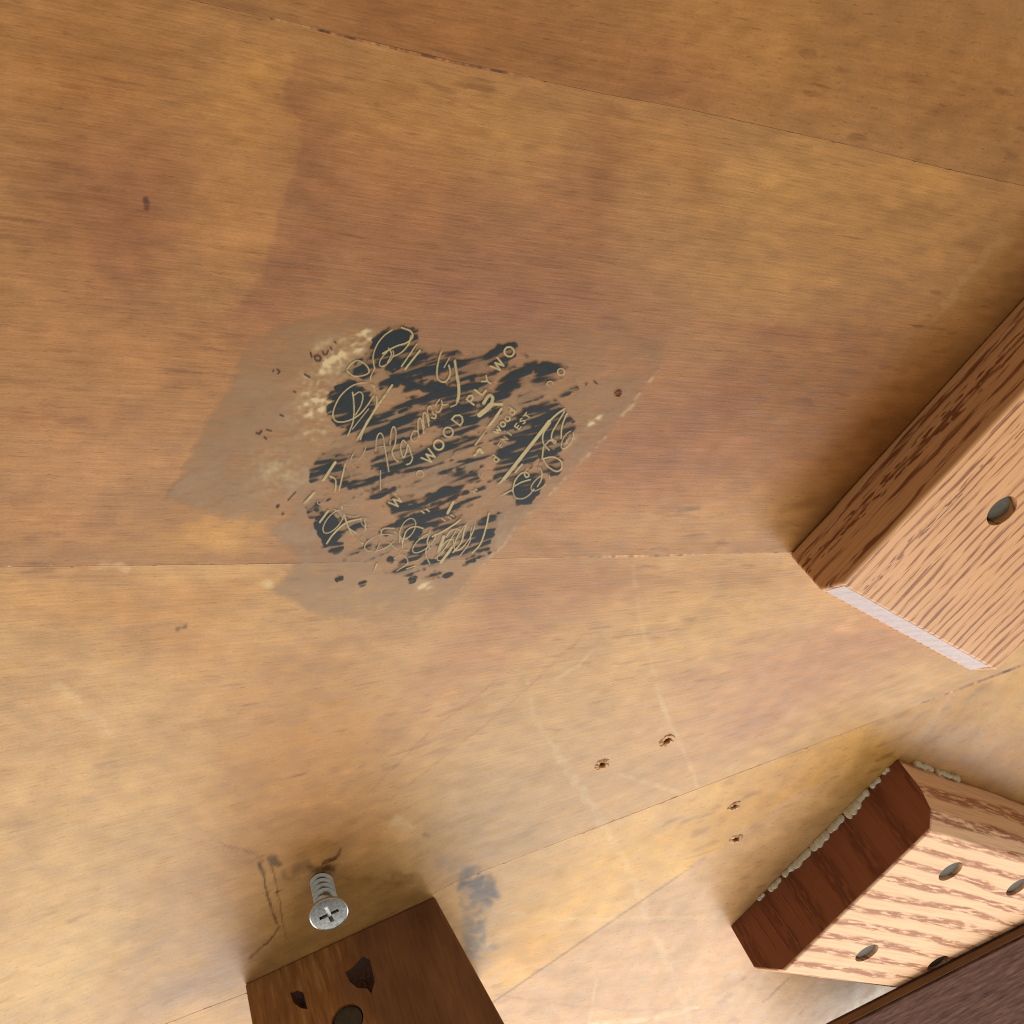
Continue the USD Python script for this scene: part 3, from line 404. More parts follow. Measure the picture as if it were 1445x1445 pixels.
# hand lettering and scrollwork as strokes: each (points, width px, brightness)
def cr(o, s, pts): return [(o[0]+s*a, o[1]+s*b) for a, b in pts]
A_, B_, C_, D_ = ((420, 420), .3322), ((500, 470), .1661), ((620, 470), .1661), ((420, 640), .1938)
def spline(p, n=10):
    p = np.array(p, float)
    if len(p) < 3: return p
    q = np.vstack([2*p[0]-p[1], p, 2*p[-1]-p[-2]]); out = []
    for i in range(1, len(q)-2):
        t = np.linspace(0, 1, n, endpoint=False)[:, None]; a, b, c, d = q[i-1], q[i], q[i+1], q[i+2]
        out.append(.5*((2*b)+(-a+c)*t+(2*a-5*b+4*c-d)*t*t+(-a+3*b-3*c+d)*t**3))
    return np.vstack(out+[p[-1:]])
SCROLL = [
 (((0, 0), 1.0), [(482.9, 719.7), (484.5, 726.0), (480.5, 735.8), (472.6, 745.2), (463.7, 750.8), (457.1, 750.3), (455.5, 744.0), (459.5, 734.2), (467.4, 724.8), (476.3, 719.2), (482.9, 719.7)], 2.0, 0.6),
 (((0, 0), 1.0), [(506.1, 725.1), (503.0, 727.7), (497.0, 728.3), (489.6, 726.6), (482.9, 723.1), (478.6, 718.8), (477.9, 714.9), (481.0, 712.3), (487.0, 711.7), (494.4, 713.4), (501.1, 716.9)], 1.9, 0.55),
 (((0, 0), 1.0), [(554.6, 763.2), (548.0, 769.6), (537.7, 774.7), (526.6, 777.0), (517.9, 775.9), (514.1, 771.7), (516.3, 765.6), (523.8, 759.3), (534.5, 754.6), (545.4, 753.0), (553.3, 754.7)], 2.0, 0.55),
 (((0, 0), 1.0), [(583.0, 731.1), (586.1, 736.4), (584.9, 745.0), (579.9, 753.6), (573.1, 758.9), (567.0, 758.9), (563.9, 753.6), (565.1, 745.0), (570.1, 736.4), (576.9, 731.1), (583.0, 731.1)], 1.9, 0.6),
 (((0, 0), 1.0), [(613.3, 752.1), (613.7, 757.3), (609.3, 764.9), (601.5, 772.4), (592.6, 777.7), (585.4, 779.2), (581.9, 776.3), (583.4, 770.0), (589.3, 762.2), (597.8, 755.2), (606.4, 751.2)], 2.0, 0.6),
 (((0, 0), 1.0), [(638.3, 760.3), (639.7, 765.4), (636.6, 774.3), (630.3, 783.4), (623.0, 789.3), (617.7, 789.7), (616.3, 784.6), (619.4, 775.7), (625.7, 766.6), (633.0, 760.7), (638.3, 760.3)], 2.0, 0.65),
 (((0, 0), 1.0), [(669.3, 737.3), (668.3, 745.5), (663.5, 756.4), (656.3, 766.9), (648.7, 774.0), (642.9, 775.6), (640.6, 771.4), (642.4, 762.5), (647.8, 751.5), (655.2, 741.4), (662.6, 735.3)], 2.2, 0.7),
 (((0, 0), 1.0), [(530.7, 749.0), (526.4, 750.0), (519.6, 747.2), (513.0, 741.6), (509.1, 735.4), (509.3, 731.0), (513.6, 730.0), (520.4, 732.8), (527.0, 738.4), (530.9, 744.6), (530.7, 749.0)], 1.8, 0.5),
 (((0, 0), 1.0), [(774.3, 669.7), (774.9, 673.8), (772.0, 679.5), (766.5, 685.4), (759.8, 689.8), (753.6, 691.6), (749.7, 690.3), (749.1, 686.2), (752.0, 680.5), (757.5, 674.6), (764.2, 670.2)], 2.0, 0.7),
 (((0, 0), 1.0), [(808.4, 609.6), (808.4, 614.9), (805.9, 621.7), (801.6, 628.0), (796.8, 631.9), (793.0, 632.1), (791.3, 628.7), (792.3, 622.6), (795.6, 615.7), (800.2, 610.2), (804.8, 607.6)], 2.0, 0.7),
 (((0, 0), 1.0), [(514.2, 626.9), (515.4, 630.0), (514.2, 635.5), (510.8, 642.1), (506.1, 648.1), (501.1, 652.3), (497.0, 653.5), (494.8, 651.7), (495.0, 647.0), (497.5, 640.8), (501.8, 634.3)], 2.0, 0.55),
 (((0, 0), 1.0), [(461.0, 689.6), (462.4, 693.1), (461.0, 699.2), (457.3, 705.6), (452.7, 709.9), (449.0, 710.4), (447.6, 706.9), (449.0, 700.8), (452.7, 694.4), (457.3, 690.1), (461.0, 689.6)], 1.8, 0.55),
 (((0, 0), 1.0), [(554.0, 494.3), (555.1, 497.6), (553.5, 503.0), (549.6, 508.9), (544.5, 513.7), (539.5, 516.2), (536.0, 515.7), (534.9, 512.4), (536.5, 507.0), (540.4, 501.1), (545.5, 496.3)], 2.0, 0.8),
 (D_, [(560, 500), (605, 560), (595, 650), (560, 720)], 2.0, .5), (D_, [(700, 560), (742, 600), (762, 660), (742, 720)], 2.0, .55), (D_, [(880, 620), (932, 600), (962, 560)], 2.0, .6), (D_, [(660, 640), (722, 690), (800, 700)], 2.0, .5), (D_, [(1150, 560), (1100, 640), (1060, 700), (1000, 760)], 2.4, .6), (D_, [(1300, 450), (1262, 540), (1250, 640), (1180, 740)], 2.0, .6), (D_, [(330, 470), (300, 420), (260, 400)], 2.2, .6), (D_, [(700, 760), (760, 730), (800, 790), (720, 850)], 2.0, .55), (D_, [(960, 640), (930, 720), (960, 800)], 2.2, .55), (D_, [(180, 250), (220, 300), (300, 300)], 2.0, .5),
 (A_, [(325, 375), (290, 360), (235, 370), (185, 410), (155, 465), (150, 505), (170, 525), (215, 520), (260, 495), (295, 455), (325, 410)], 2.6, 1), (A_, [(320, 370), (335, 430), (325, 480), (290, 530), (265, 600)], 2.8, 1),
 (A_, [(232, 400), (238, 450), (235, 520), (212, 585)], 2.6, .95), (A_, [(238, 412), (262, 398), (276, 415), (268, 455), (245, 495)], 2.2, .95), (A_, [(208, 308), (235, 330), (270, 330), (302, 315), (290, 285), (255, 265), (225, 280), (210, 300)], 2.4, 1),
 (A_, [(326, 300), (319, 250), (335, 200), (365, 160), (400, 135)], 2.4, 1), (A_, [(440, 125), (478, 140), (487, 165), (460, 190), (415, 205), (360, 235)], 3.0, 1), (A_, [(480, 160), (470, 195), (440, 230), (400, 250)], 2.4, 1), (A_, [(385, 212), (397, 238), (380, 275)], 2.4, .9),
 (A_, [(320, 375), (308, 340), (325, 300)], 2.4, .9), (A_, [(252, 600), (330, 470), (400, 370)], 4.0, 1), (A_, [(232, 555), (300, 470)], 2.0, .8), (A_, [(455, 302), (518, 222)], 3.4, .95), (A_, [(440, 290), (505, 195)], 2.6, .9),
 (C_, [(940, 760), (880, 850), (880, 930), (930, 990)], 2.6, 1), (C_, [(1060, 660), (1000, 760), (960, 830), (950, 890), (985, 915), (975, 930), (940, 905), (900, 940)], 2.6, .95), (C_, [(1080, 680), (1040, 780), (1030, 890)], 2.8, .95),
 (C_, [(870, 1065), (960, 1048), (1030, 1085), (1035, 1145), (990, 1170), (920, 1130), (880, 1070)], 2.8, 1), (C_, [(880, 960), (870, 1065)], 2.6, .9), (C_, [(820, 1110), (865, 1170), (862, 1240), (830, 1300)], 2.4, .85),
 (C_, [(618, 1340), (640, 1250), (690, 1190), (740, 1180), (758, 1205), (735, 1220), (720, 1190), (740, 1150)], 2.6, 1), (C_, [(635, 1295), (700, 1260), (770, 1240)], 2.4, .95), (C_, [(505, 1385), (610, 1330)], 2.4, .95), (C_, [(620, 1330), (640, 1390), (700, 1402), (760, 1370), (800, 1320)], 2.2, .7), (C_, [(640, 1180), (700, 1110)], 3.0, .8),
 (D_, [(272, 60), (185, 190)], 5.0, .95), (D_, [(235, 160), (275, 190), (270, 280)], 2.6, .95), (D_, [(345, 70), (315, 200), (300, 300), (340, 450), (380, 560), (440, 640)], 3.0, .8), (D_, [(120, 280), (40, 370)], 4.6, .9), (D_, [(245, 380), (160, 495)], 3.6, .95),
 (D_, [(210, 650), (260, 580), (350, 500), (460, 470)], 3.0, .85), (D_, [(485, 470), (492, 540), (462, 605), (425, 640)], 2.8, .8), (D_, [(370, 540), (440, 585)], 2.4, .8), (D_, [(400, 600), (470, 650)], 3.4, .95), (D_, [(600, 610), (620, 545), (700, 540)], 2.4, .6), (D_, [(760, 650), (790, 560), (850, 527), (910, 540)], 2.6, .8), (D_, [(960, 690), (942, 640), (955, 590)], 2.6, .7),
 (D_, [(980, 600), (1060, 560), (1140, 510), (1190, 470)], 3.0, .9), (D_, [(1080, 600), (1110, 560), (1160, 545), (1185, 562)], 2.2, .9), (D_, [(1345, 420), (1240, 500), (1210, 560), (1190, 640), (1130, 715)], 2.8, .85), (D_, [(1390, 430), (1370, 530), (1330, 650), (1270, 720)], 2.8, .9),
 (D_, [(1062, 600), (1020, 720)], 5.4, .8), (D_, [(1120, 680), (1040, 790)], 4.4, 1), (D_, [(1130, 350), (1090, 430)], 5.0, .75), (D_, [(790, 835), (850, 815)], 2.2, 1), (D_, [(575, 800), (550, 860)], 3.0, .9), (D_, [(600, 120), (600, 260)], 2.0, .6), (D_, [(740, 560), (740, 640)], 2.0, .6)]
BAR = [(C_, [(545, 1235), (700, 1040), (850, 850), (930, 745)], 6.4, 1), (C_, [(930, 745), (1000, 680), (1060, 640)], 3.6, .8), (C_, [(545, 1235), (490, 1290)], 4.2, .7)]
SCRIPT = [
 (B_, [(180, 990), (185, 900), (210, 845), (240, 870), (255, 960), (270, 1050), (290, 1170)], 2.4, .72), (B_, [(188, 965), (250, 955)], 1.6, .6), (B_, [(300, 940), (310, 840), (330, 790), (350, 830), (345, 930), (318, 1000), (340, 1060), (368, 1085)], 2.6, .78),
 (B_, [(440, 930), (410, 908), (390, 970), (412, 1050), (440, 1000), (452, 940), (480, 1020), (490, 1060), (470, 1100), (440, 1110)], 2.6, .75), (B_, [(492, 838), (478, 890), (510, 920), (545, 880), (532, 830), (500, 828)], 2.4, .78),
 (B_, [(540, 850), (538, 745), (560, 720), (578, 790), (588, 845)], 2.5, .88), (B_, [(590, 800), (580, 700), (600, 670), (622, 740), (630, 785)], 2.5, .85), (B_, [(632, 745), (618, 645), (645, 618), (668, 680), (690, 690), (680, 720), (652, 712)], 2.5, .88),
 (B_, [(720, 560), (692, 600), (692, 660), (720, 662), (742, 610), (738, 570)], 2.5, .9), (B_, [(738, 580), (752, 605), (790, 600)], 2.3, .9), (B_, [(745, 130), (720, 200), (700, 300), (705, 380), (750, 412), (790, 390), (812, 330), (800, 270)], 3.0, .72), (B_, [(805, 205), (760, 285)], 2.2, .6),
 (B_, [(850, 230), (865, 330), (880, 420)], 4.4, .62), (B_, [(868, 360), (882, 430), (884, 520), (872, 575)], 5.4, 1), (B_, [(872, 570), (862, 600), (815, 622)], 2.4, .9),
 (B_, [(1060, 690), (1110, 650), (1160, 600)], 9.0, .92), (B_, [(1095, 590), (1140, 525), (1172, 545), (1160, 600)], 6.0, .82), (B_, [(1160, 600), (1250, 600)], 5.4, .85), (B_, [(1245, 640), (1190, 720), (1130, 800)], 5.0, .92), (B_, [(1130, 800), (1080, 870), (1025, 945)], 3.0, .85),
 (B_, [(1020, 1030), (1060, 985), (1085, 1010)], 5.0, .95), (B_, [(840, 1050), (890, 1040)], 6.5, .55)]
STROKES = {'W': [[(-.55, .5), (-.28, -.5), (0, .35), (.28, -.5), (.55, .5)]], 'O': [[(.48*math.sin(a), .5*math.cos(a)) for a in np.linspace(0, 6.2832, 15)]], 'D': [[(-.35, -.5), (-.35, .5), (.1, .46), (.4, .15), (.4, -.15), (.1, -.46), (-.35, -.5)]],
 'P': [[(-.32, -.5), (-.32, .5), (.15, .5), (.36, .26), (.15, .0), (-.32, 0)]], 'L': [[(-.3, .5), (-.3, -.5), (.36, -.5)]], 'Y': [[(-.42, .5), (0, .0), (.42, .5)], [(0, 0), (0, -.5)]], 'E': [[(.32, .5), (-.3, .5), (-.3, -.5), (.32, -.5)], [(-.3, 0), (.22, 0)]],
 'S': [[(.32, .36), (0, .5), (-.3, .3), (0, .02), (.3, -.25), (0, -.5), (-.34, -.36)]], 'T': [[(-.4, .5), (.4, .5)], [(0, .5), (0, -.5)]], 'I': [[(0, .5), (0, -.5)]], 'N': [[(-.34, -.5), (-.34, .5), (.34, -.5), (.34, .5)]], 'F': [[(.3, .5), (-.3, .5), (-.3, -.5)], [(-.3, .02), (.2, .02)]],
 'o': [[(.34*math.sin(a), -.12+.36*math.cos(a)) for a in np.linspace(0, 6.2832, 12)]], 'w': [[(-.45, .25), (-.22, -.45), (0, .15), (.22, -.45), (.45, .25)]], 'd': [[(.3*math.sin(a), -.14+.34*math.cos(a)) for a in np.linspace(0, 6.2832, 12)], [(.3, .6), (.3, -.48)]]}
RD, UP = np.array([.605, -.796]), np.array([-.796, -.605])
LETTERS = [('W', 558, 706, 14, 2.6, 1), ('o', 591, 667, 14, 2.2, .6), ('W', 605, 643, 15, 2.6, 1.05), ('O', 618.5, 627, 14, 2.9, 1.1), ('O', 632, 609, 14, 2.6, .75), ('D', 646, 591, 15, 2.6, .7), ('P', 665.5, 563, 13, 2.8, 1), ('L', 677, 550, 13, 2.8, 1), ('Y', 687, 537, 12, 2.6, .55), ('W', 702, 514, 14, 3.0, .9), ('O', 718, 495.5, 14, 3.0, .8), ('O', 791, 524, 10, 2.2, .55), ('D', 776, 541, 9, 2.0, .45),
 ('w', 701, 606, 10, 2.2, .9), ('o', 708, 597, 10, 2.2, .85), ('o', 714.5, 589, 10, 2.2, .85), ('d', 721, 580, 11, 2.2, .9), ('F', 706, 627, 7, 1.6, .4), ('I', 718, 611, 7.5, 1.9, .8), ('N', 712, 619, 7.5, 1.6, .45), ('E', 730, 601, 8, 1.9, .95), ('S', 737, 593, 8, 1.9, .95), ('T', 743.5, 586, 8, 1.9, .9),
 ('d', 698.5, 647, 10, 2.0, .85), ('o', 687, 659.5, 11, 2.2, .85), ('o', 681, 671, 9, 1.8, .5), ('w', 668, 690, 9, 1.8, .5), ('I', 596, 721.5, 5, 2.2, 1.1), ('I', 603, 719, 5, 2.2, 1.1), ('I', 625, 732, 6, 2.0, .9), ('I', 634, 730, 5, 2.0, 1), ('I', 638, 727, 5, 2.0, 1), ('o', 540, 800, 6, 1.6, .4)]
def draw(items):
    cov, br = np.zeros_like(gx), np.zeros_like(gx)
    for (o, s), pts, w, b in items:
        p = spline(cr(o, s, pts)); lo, hi = p.min(0)-w-2, p.max(0)+w+2
        i0, i1, j0, j1 = [int(v) for v in (max(0, lo[1]-DY0), hi[1]-DY0+2, max(0, lo[0]-DX0), hi[0]-DX0+2)]
        sx, sy = gx[i0:i1, j0:j1], gy[i0:i1, j0:j1]
        d, t = stroke_d(sx.ravel(), sy.ravel(), p); d = np.minimum(d, 60).reshape(sx.shape)
        c = smooth(w*.38+.5, w*.38-.5, d); better = c > cov[i0:i1, j0:j1]
        br[i0:i1, j0:j1] = np.where(better, b, br[i0:i1, j0:j1]); cov[i0:i1, j0:j1] = np.maximum(cov[i0:i1, j0:j1], c)
    return cov, br
letter_items = []
for ch, x, y, h, w, b in LETTERS:
    for st in STROKES[ch]: letter_items.append((((0, 0), 1.0), [(x+h*(RD[0]*a+UP[0]*c), y+h*(RD[1]*a+UP[1]*c)) for a, c in st], w, b))
def draw_letters():
    cov, br = np.zeros_like(gx), np.zeros_like(gx)
    for (o, s), pts, w, b in letter_items:
        p = np.array(pts); lo, hi = p.min(0)-w-2, p.max(0)+w+2
        i0, i1, j0, j1 = [int(v) for v in (lo[1]-DY0, hi[1]-DY0+2, lo[0]-DX0, hi[0]-DX0+2)]
        sx, sy = gx[i0:i1, j0:j1], gy[i0:i1, j0:j1]; d, _ = stroke_d(sx.ravel(), sy.ravel(), p, .4); d = np.minimum(d, 60).reshape(sx.shape)
        c = smooth(w*.46+.5, w*.46-.5, d); better = c > cov[i0:i1, j0:j1]
        br[i0:i1, j0:j1] = np.where(better, b, br[i0:i1, j0:j1]); cov[i0:i1, j0:j1] = np.maximum(cov[i0:i1, j0:j1], c)
    return cov, br
def decal_layer(name, cover, tint, z, material, parent, step=1):
    c, X, Y, tn = cover[::step, ::step], gx[::step, ::step], gy[::step, ::step], tint[::step, ::step]
    n, m = c.shape; idx = np.arange(n*m).reshape(n, m)
    on = np.maximum.reduce([c[1:, 1:], c[:-1, 1:], c[1:, :-1], c[:-1, :-1]]) > .02
    Q = np.stack([idx[1:, :-1], idx[1:, 1:], idx[:-1, 1:], idx[:-1, :-1]], -1)[on]
    keep, inv = np.unique(Q, return_inverse=True); P = at(X, Y).reshape(-1, 3)[keep]; P[:, 2] += z
    return grid_mesh(name, P, inv.reshape(-1, 4), material, parent, {'tint': (tn.reshape(-1, 3)[keep], T.Color3fArray), 'cover': (c.ravel()[keep], T.FloatArray)})
decal = thing('worn_decal', 'worn blue-black and gold maker decal rubbed into the plywood', 'decal')
# film: greyish old varnish, with pale residue beside the scrolls and a raised right edge
res = np.zeros_like(gx)
for x, y, rx, ry, r, s in [(452, 560, 30, 55, 25, .8), (470, 500, 30, 22, -20, .9), (505, 482, 26, 18, -20, .8), (448, 610, 26, 22, 0, .5), (505, 470, 14, 12, 0, .4), (838, 592, 14, 7, -40, .9), (800, 620, 16, 8, 0, .5), (600, 828, 14, 10, 0, .7), (440, 535, 34, 16, -30, .5), (392, 660, 40, 50, 20, .35)]:
    u, v = rot(gx-x, gy-y, r); res = np.maximum(res, s*np.exp(-((u/rx)**2+(v/ry)**2)**1.5))
res = np.clip(res*(1+.35*n_iso+.35*n_med), 0, 1)
ridge = np.exp(-((film_sd-4+1.5*n_big)/4.0)**2)*smooth(470, 520, gy)*smooth(720, 780, gx+.0*gy+ (gy-600)*.5)*.46*np.clip(.8+.5*n_iso+.5*n_big, 0, 1.5)
f_cov = smooth(-4, 9, film_sd+.6*n_iso+.7*n_med+1.0*n_big)*(1-.45*smooth(830, 930, gy+.25*(gx-420)))*smooth(420, 520, gy+.35*(560-gx)*(gx < 560))*(.42+.10*np.clip(n_big, -1, 1)+.07*np.clip(n_med, -1.5, 1.5)+.05*n_iso)
f_cov *= 1-.45*smooth(600, 520, gy)*smooth(520, 700, gx)
f_tint = np.broadcast_to(np.array((168, 132, 90), float), gx.shape+(3,)).copy()
f_tint = f_tint*(1-res[..., None])+np.array((222, 194, 140), float)*res[..., None]
f_tint = f_tint*(1-ridge[..., None])+np.array((226, 174, 116), float)*ridge[..., None]
f_cov = np.clip(np.maximum(np.maximum(f_cov, res*.85*(film_sd > -6)), ridge), 0, .85)
decal_layer('film', f_cov, lin(f_tint)*.85, .00010, FILM, decal, 2)
i_tint = lin(np.array((24, 42, 52), float)+(np.clip(.9-ink, 0, 1)[..., None])*np.array((34, 18, 4), float)+3*n_iso[..., None])*.45
decal_layer('ink_ground', ink, i_tint, .00016, INK, decal)
near_ink = np.clip(gaussian_filter(ink, 4)*1.7, 0, 1)
def gold(name, items=None, z=.00022):
    cov, br = draw(items) if items else draw_letters()
    k = np.clip(br*(.80+.10*n_iso+.14*n_fine+.08*n_med), 0, 1.15); worn = smooth(.12, .42, near_ink*.7+k*.45+.06*n_med)
    g = np.array((194, 174, 108), float)*np.clip(k, 0, 1)[..., None]+np.array((160, 130, 92), float)*(1-np.clip(k, 0, 1))[..., None]
    decal_layer(name, np.clip(cov*worn, 0, 1)*.86, lin(np.clip(g, 0, 245))*.85, z, GOLD, decal)
gold('scrollwork', SCROLL); gold('gold_bar', BAR, .00023); gold('script_lettering', SCRIPT, .00024); gold('capital_lettering', None, .00025)
# remains of dark small print left of the scrolls
small = np.zeros_like(gx)
for pts, w in [([(443, 503), (446, 509), (451, 509), (453, 505), (449, 501), (444, 503)], 2.0), ([(438, 497), (440, 504)], 2.0), ([(455, 496), (457, 500), (461, 500), (463, 494)], 1.8), ([(466, 490), (468, 493)], 1.8), ([(472, 482), (474, 484)], 1.8), ([(385, 524), (386, 522)], 1.8), ([(391, 521), (395, 524), (392, 527)], 1.8), ([(430, 528), (437, 532)], 2.2),
                ([(414, 552), (417, 553)], 1.8), ([(395, 585), (400, 587)], 1.8), ([(362, 611), (366, 612), (369, 608)], 2.4), ([(373, 617), (376, 619)], 2.0), ([(376, 606), (383, 608)], 1.8), ([(391, 715), (393, 713)], 3.4), ([(406, 706), (417, 694)], 1.5), ([(398, 726), (400, 724)], 2.0), ([(838, 538), (842, 541)], 2.0), ([(826, 543), (828, 541)], 2.0)]:
    d, _ = stroke_d(gx.ravel(), gy.ravel(), pts, .4); small = np.maximum(small, smooth(w/2+.5, w/2-.5, np.minimum(d, 60).reshape(gx.shape)))
decal_layer('small_print', small*.85, np.broadcast_to(lin((62, 36, 28)), gx.shape+(3,)), .00018, INK, decal).SetCustomDataByKey('kind', 'stuff')

# ------------------------------------------------------------------ oak parts
def local(o, d):
    """frame with origin o, x along d, z up: returns to_world(points), to_local(points)"""
    d = np.array([d[0], d[1], 0.0]); d /= np.linalg.norm(d); w = np.array([-d[1], d[0], 0]); B = np.stack([d, w, [0, 0, 1]])
    return (lambda p: np.asarray(p, float)@B+o), (lambda p: (np.asarray(p, float)-o)@B.T)
def hull(points, r):
    s = m3.Manifold.sphere(r, 16)
    return m3.Manifold.batch_hull([s.translate([float(c) for c in p]) for p in points])
def fine(m, length): return m.refine_to_length(length)
def warp(m, fn):
    k = m.to_mesh(); return trimesh.Trimesh(fn(np.array(k.vert_properties[:, :3], float)), np.array(k.tri_verts), process=False)
def recess(m, c, r, depth, top):
    return m - m3.Manifold.cylinder(depth+.002, r, r*1.04, 40).translate([float(c[0]), float(c[1]), float(top-depth)])

def screw_in_hole(parent, W, c, r, z, tilt=0.0):
    """the dull countersunk head that fills a hole, with its cross slot"""
    head = m3.Manifold.cylinder(.0012, r*.92, r*.80, 32)
    head = head.translate([float(c[0]), float(c[1]), float(z)])
    return part('recessed_screw', warp(head, W), DULL_STEEL, parent, 30)

# the rail at the right
hr_ = .1005*H
b0 = at(1113, 783); t0 = at(1163, 842, hr_); rd = (at(1445, 418)-b0)/np.linalg.norm(at(1445, 418)-b0); 
W, Lc = local(b0, rd)
rw = Lc(at(1405, 950, hr_)); wide = abs(rw[1]); shift = Lc(t0)[0]; L = .24; r = .0009; ch = .0052
pts = []
for y, dx in ((-r, 0), (-wide+.0045, 0), (-wide+.0013, .0013), (-wide+r, .0045)):
    pts += [(r+dx, y, r), (r+dx, y, hr_-ch*.75), (max(ch, dx+ch*.6), y, hr_-r), (L, y, r), (L, y, hr_-r)]
body = fine(hull(pts, r), .006)
hole = Lc(at(1414, 721, hr_)); body = recess(body, hole, .0040, .005, hr_)
rail = thing('oak_rail', 'long oak rail with a rounded end painted pale as if lit running off the right edge', 'wooden rail')
restr = lambda v: np.stack([Lc(v)[:, 0], Lc(v)[:, 1]+(Lc(v)[:, 2]-hr_)*.8, Lc(v)[:, 2]], -1)
part('body', warp(body, W), OAK_RAIL, rail, 30, rest=restr)
screw_in_hole(rail, W, hole, .0040, hr_-.0026)
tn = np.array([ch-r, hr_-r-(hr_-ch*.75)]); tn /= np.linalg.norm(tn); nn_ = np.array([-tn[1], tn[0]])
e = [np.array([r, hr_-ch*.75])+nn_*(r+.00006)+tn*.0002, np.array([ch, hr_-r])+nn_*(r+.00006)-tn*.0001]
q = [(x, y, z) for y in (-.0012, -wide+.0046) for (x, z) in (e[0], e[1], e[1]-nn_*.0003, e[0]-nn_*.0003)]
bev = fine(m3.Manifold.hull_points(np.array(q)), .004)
part('lit_end_bevel', warp(bev, W), BEVEL, rail, False, rest=restr)  # thin pale strip over the bevel, painting the glare along the rail end

# the block with four holes, lower right
A, Bp = at(1030, 1309), at(1268, 1070)
W, Lc = local(A, Bp-A)                                   # x along the glued edge, y to the left of it, away from the block: the block runs to -y
prof = np.array([(.0, .0), (.0, .0897), (.050, .1315), (.445, .1315), (.469, .108), (.479, .067), (.4798, 0)])*H
r = .0008; L = .12
pts = []
c0 = prof.mean(0)
for p in prof:
    q = c0+(p-c0)*(1-r/np.linalg.norm(p-c0)*1.2); q[1] = max(q[1], r)
    for y in (-r, -L): pts.append((q[0], y, q[1]))
body = fine(hull(pts, r), .005); top = .1315*H
holes = [Lc(at(x, y, top)) for x, y in ((1340, 1228), (1434, 1250), (1222, 1343), (1322, 1358))]
for h in holes: body = recess(body, h, .0042, .006, top)
block = thing('oak_block', 'glued oak block with four screw holes and chamfered dark end', 'wooden block')
part('body', warp(body, W), OAK_BLOCK, block, 30, rest=lambda v: np.stack([-Lc(v)[:, 1], Lc(v)[:, 0]-Lc(v)[:, 2]*.6, Lc(v)[:, 2]], -1))
for i, h in enumerate(holes): screw_in_hole(block, W, h, .0042, top-.0017)
endp = m3.CrossSection([np.array([c0+(p-c0)*.985 for p in prof])[::-1]]).extrude(.0005)
k = endp.to_mesh(); ev = np.array(k.vert_properties[:, :3], float)
ev = np.stack([ev[:, 0], .0003-ev[:, 2], ev[:, 1]], -1)
ev[:, 2] = np.maximum(ev[:, 2], .0002)
part('end_grain', trimesh.Trimesh(W(ev), np.array(k.tri_verts)[:, ::-1], process=False), OAK_END_SHADED, block, False, rest=lambda v: Lc(v)[:, [2, 0, 1]])
SAW = plain('saw_scratch', (150, 92, 62), 0.6)
for q, z0, z1 in ((.12, .020, .095), (.165, .018, .112), (.215, .030, .118), (.275, .026, .100), (.34, .05, .125)):
    b_ = m3.Manifold.cube([.00022, .0002, (z1-z0)*H]).rotate([0, 3.5, 0]).translate([q*.48*H, .00036, z0*H])
    part('saw_mark', warp(b_, W), SAW, block, False)
rng = np.random.default_rng(8)
def bead(cx, cy, length, hgt, depth, along):
    """one lump of squeezed-out glue lying in the corner between block and panel"""
    m = m3.Manifold()
    for q in range(4):
        o = (q-1.5)/3*length*1.5+rng.normal(0, .1)*length; k = rng.uniform(.55, 1.0)
        hgt_ = hgt*.8; sx = length*rng.uniform(.45, .7); e = m3.Manifold.sphere(1.0, 20).scale((sx, depth*k, hgt_*k) if along == 'x' else (depth*k, sx, hgt*k))
        m = m+e.translate((float(o), 0.0, 0.0) if along == 'x' else (0.0, float(o), 0.0))
    m = m.refine_to_length(length*.18).to_mesh(); t = trimesh.Trimesh(np.array(m.vert_properties[:, :3], float), np.array(m.tri_verts), process=True)
    trimesh.smoothing.filter_taubin(t, iterations=12); v = t.vertices+(cx, cy, hgt*.3); v[:, 2] = np.maximum(v[:, 2], .00005)
    return trimesh.Trimesh(W(v), t.faces, process=False)
wd = .4798*H
for q, ln, hg in ((.20, .0012, .0014), (.28, .0024, .0022), (.36, .0020, .0020), (.44, .0034, .0026), (.545, .0030, .0032), (.64, .0030, .0026), (.735, .0024, .0034), (.80, .0022, .0020), (.87, .0016, .0016), (.93, .0012, .0012)):
    part('glue_bead', bead(q*wd, .0005, ln, hg, rng.uniform(.0009, .0014), 'x'), GLUE, block, True)
for i in range(9):
    part('glue_bead', bead(wd+.0006, -(.009+.0030*i+.0006*rng.standard_normal()), rng.uniform(.0010, .0020), rng.uniform(.0012, .0020), rng.uniform(.0008, .0013), 'y'), GLUE, block, True)

# the stained block at the bottom edge
l0, l1 = at(345, 1388), at(613, 1264); hb = .048
W, Lc = local(l0, l1-l0); wb = np.linalg.norm(l1-l0); r = .0007
def onface(px, py):
    n = np.array([-(l1-l0)[1], (l1-l0)[0], 0.0]); rr = ray(px, py); o = np.array([0, 0, H]); return Lc(o+rr*(((l0-o)@n)/(rr@n)))
def jag(px, py, rad, seed, depth, sx=1.0, sz=1.0):
    c = onface(px, py); g = np.random.default_rng(seed); n = 18; a = np.linspace(0, 2*np.pi, n, endpoint=False); q = rad*(1+.22*g.standard_normal(n))
    p = np.stack([c[0]+sx*q*np.cos(a), c[2]+sz*q*np.sin(a)], -1); return p, depth
fl = onface(712, 1445); fx = wb+(fl[0]-wb)*hb/fl[2]
pts = [(x, y, z) for y in (-r, -.05) for x, z in ((r, r), (r, hb), (wb-r, r), (fx-r, hb))]
body = fine(hull(pts, r), .004)
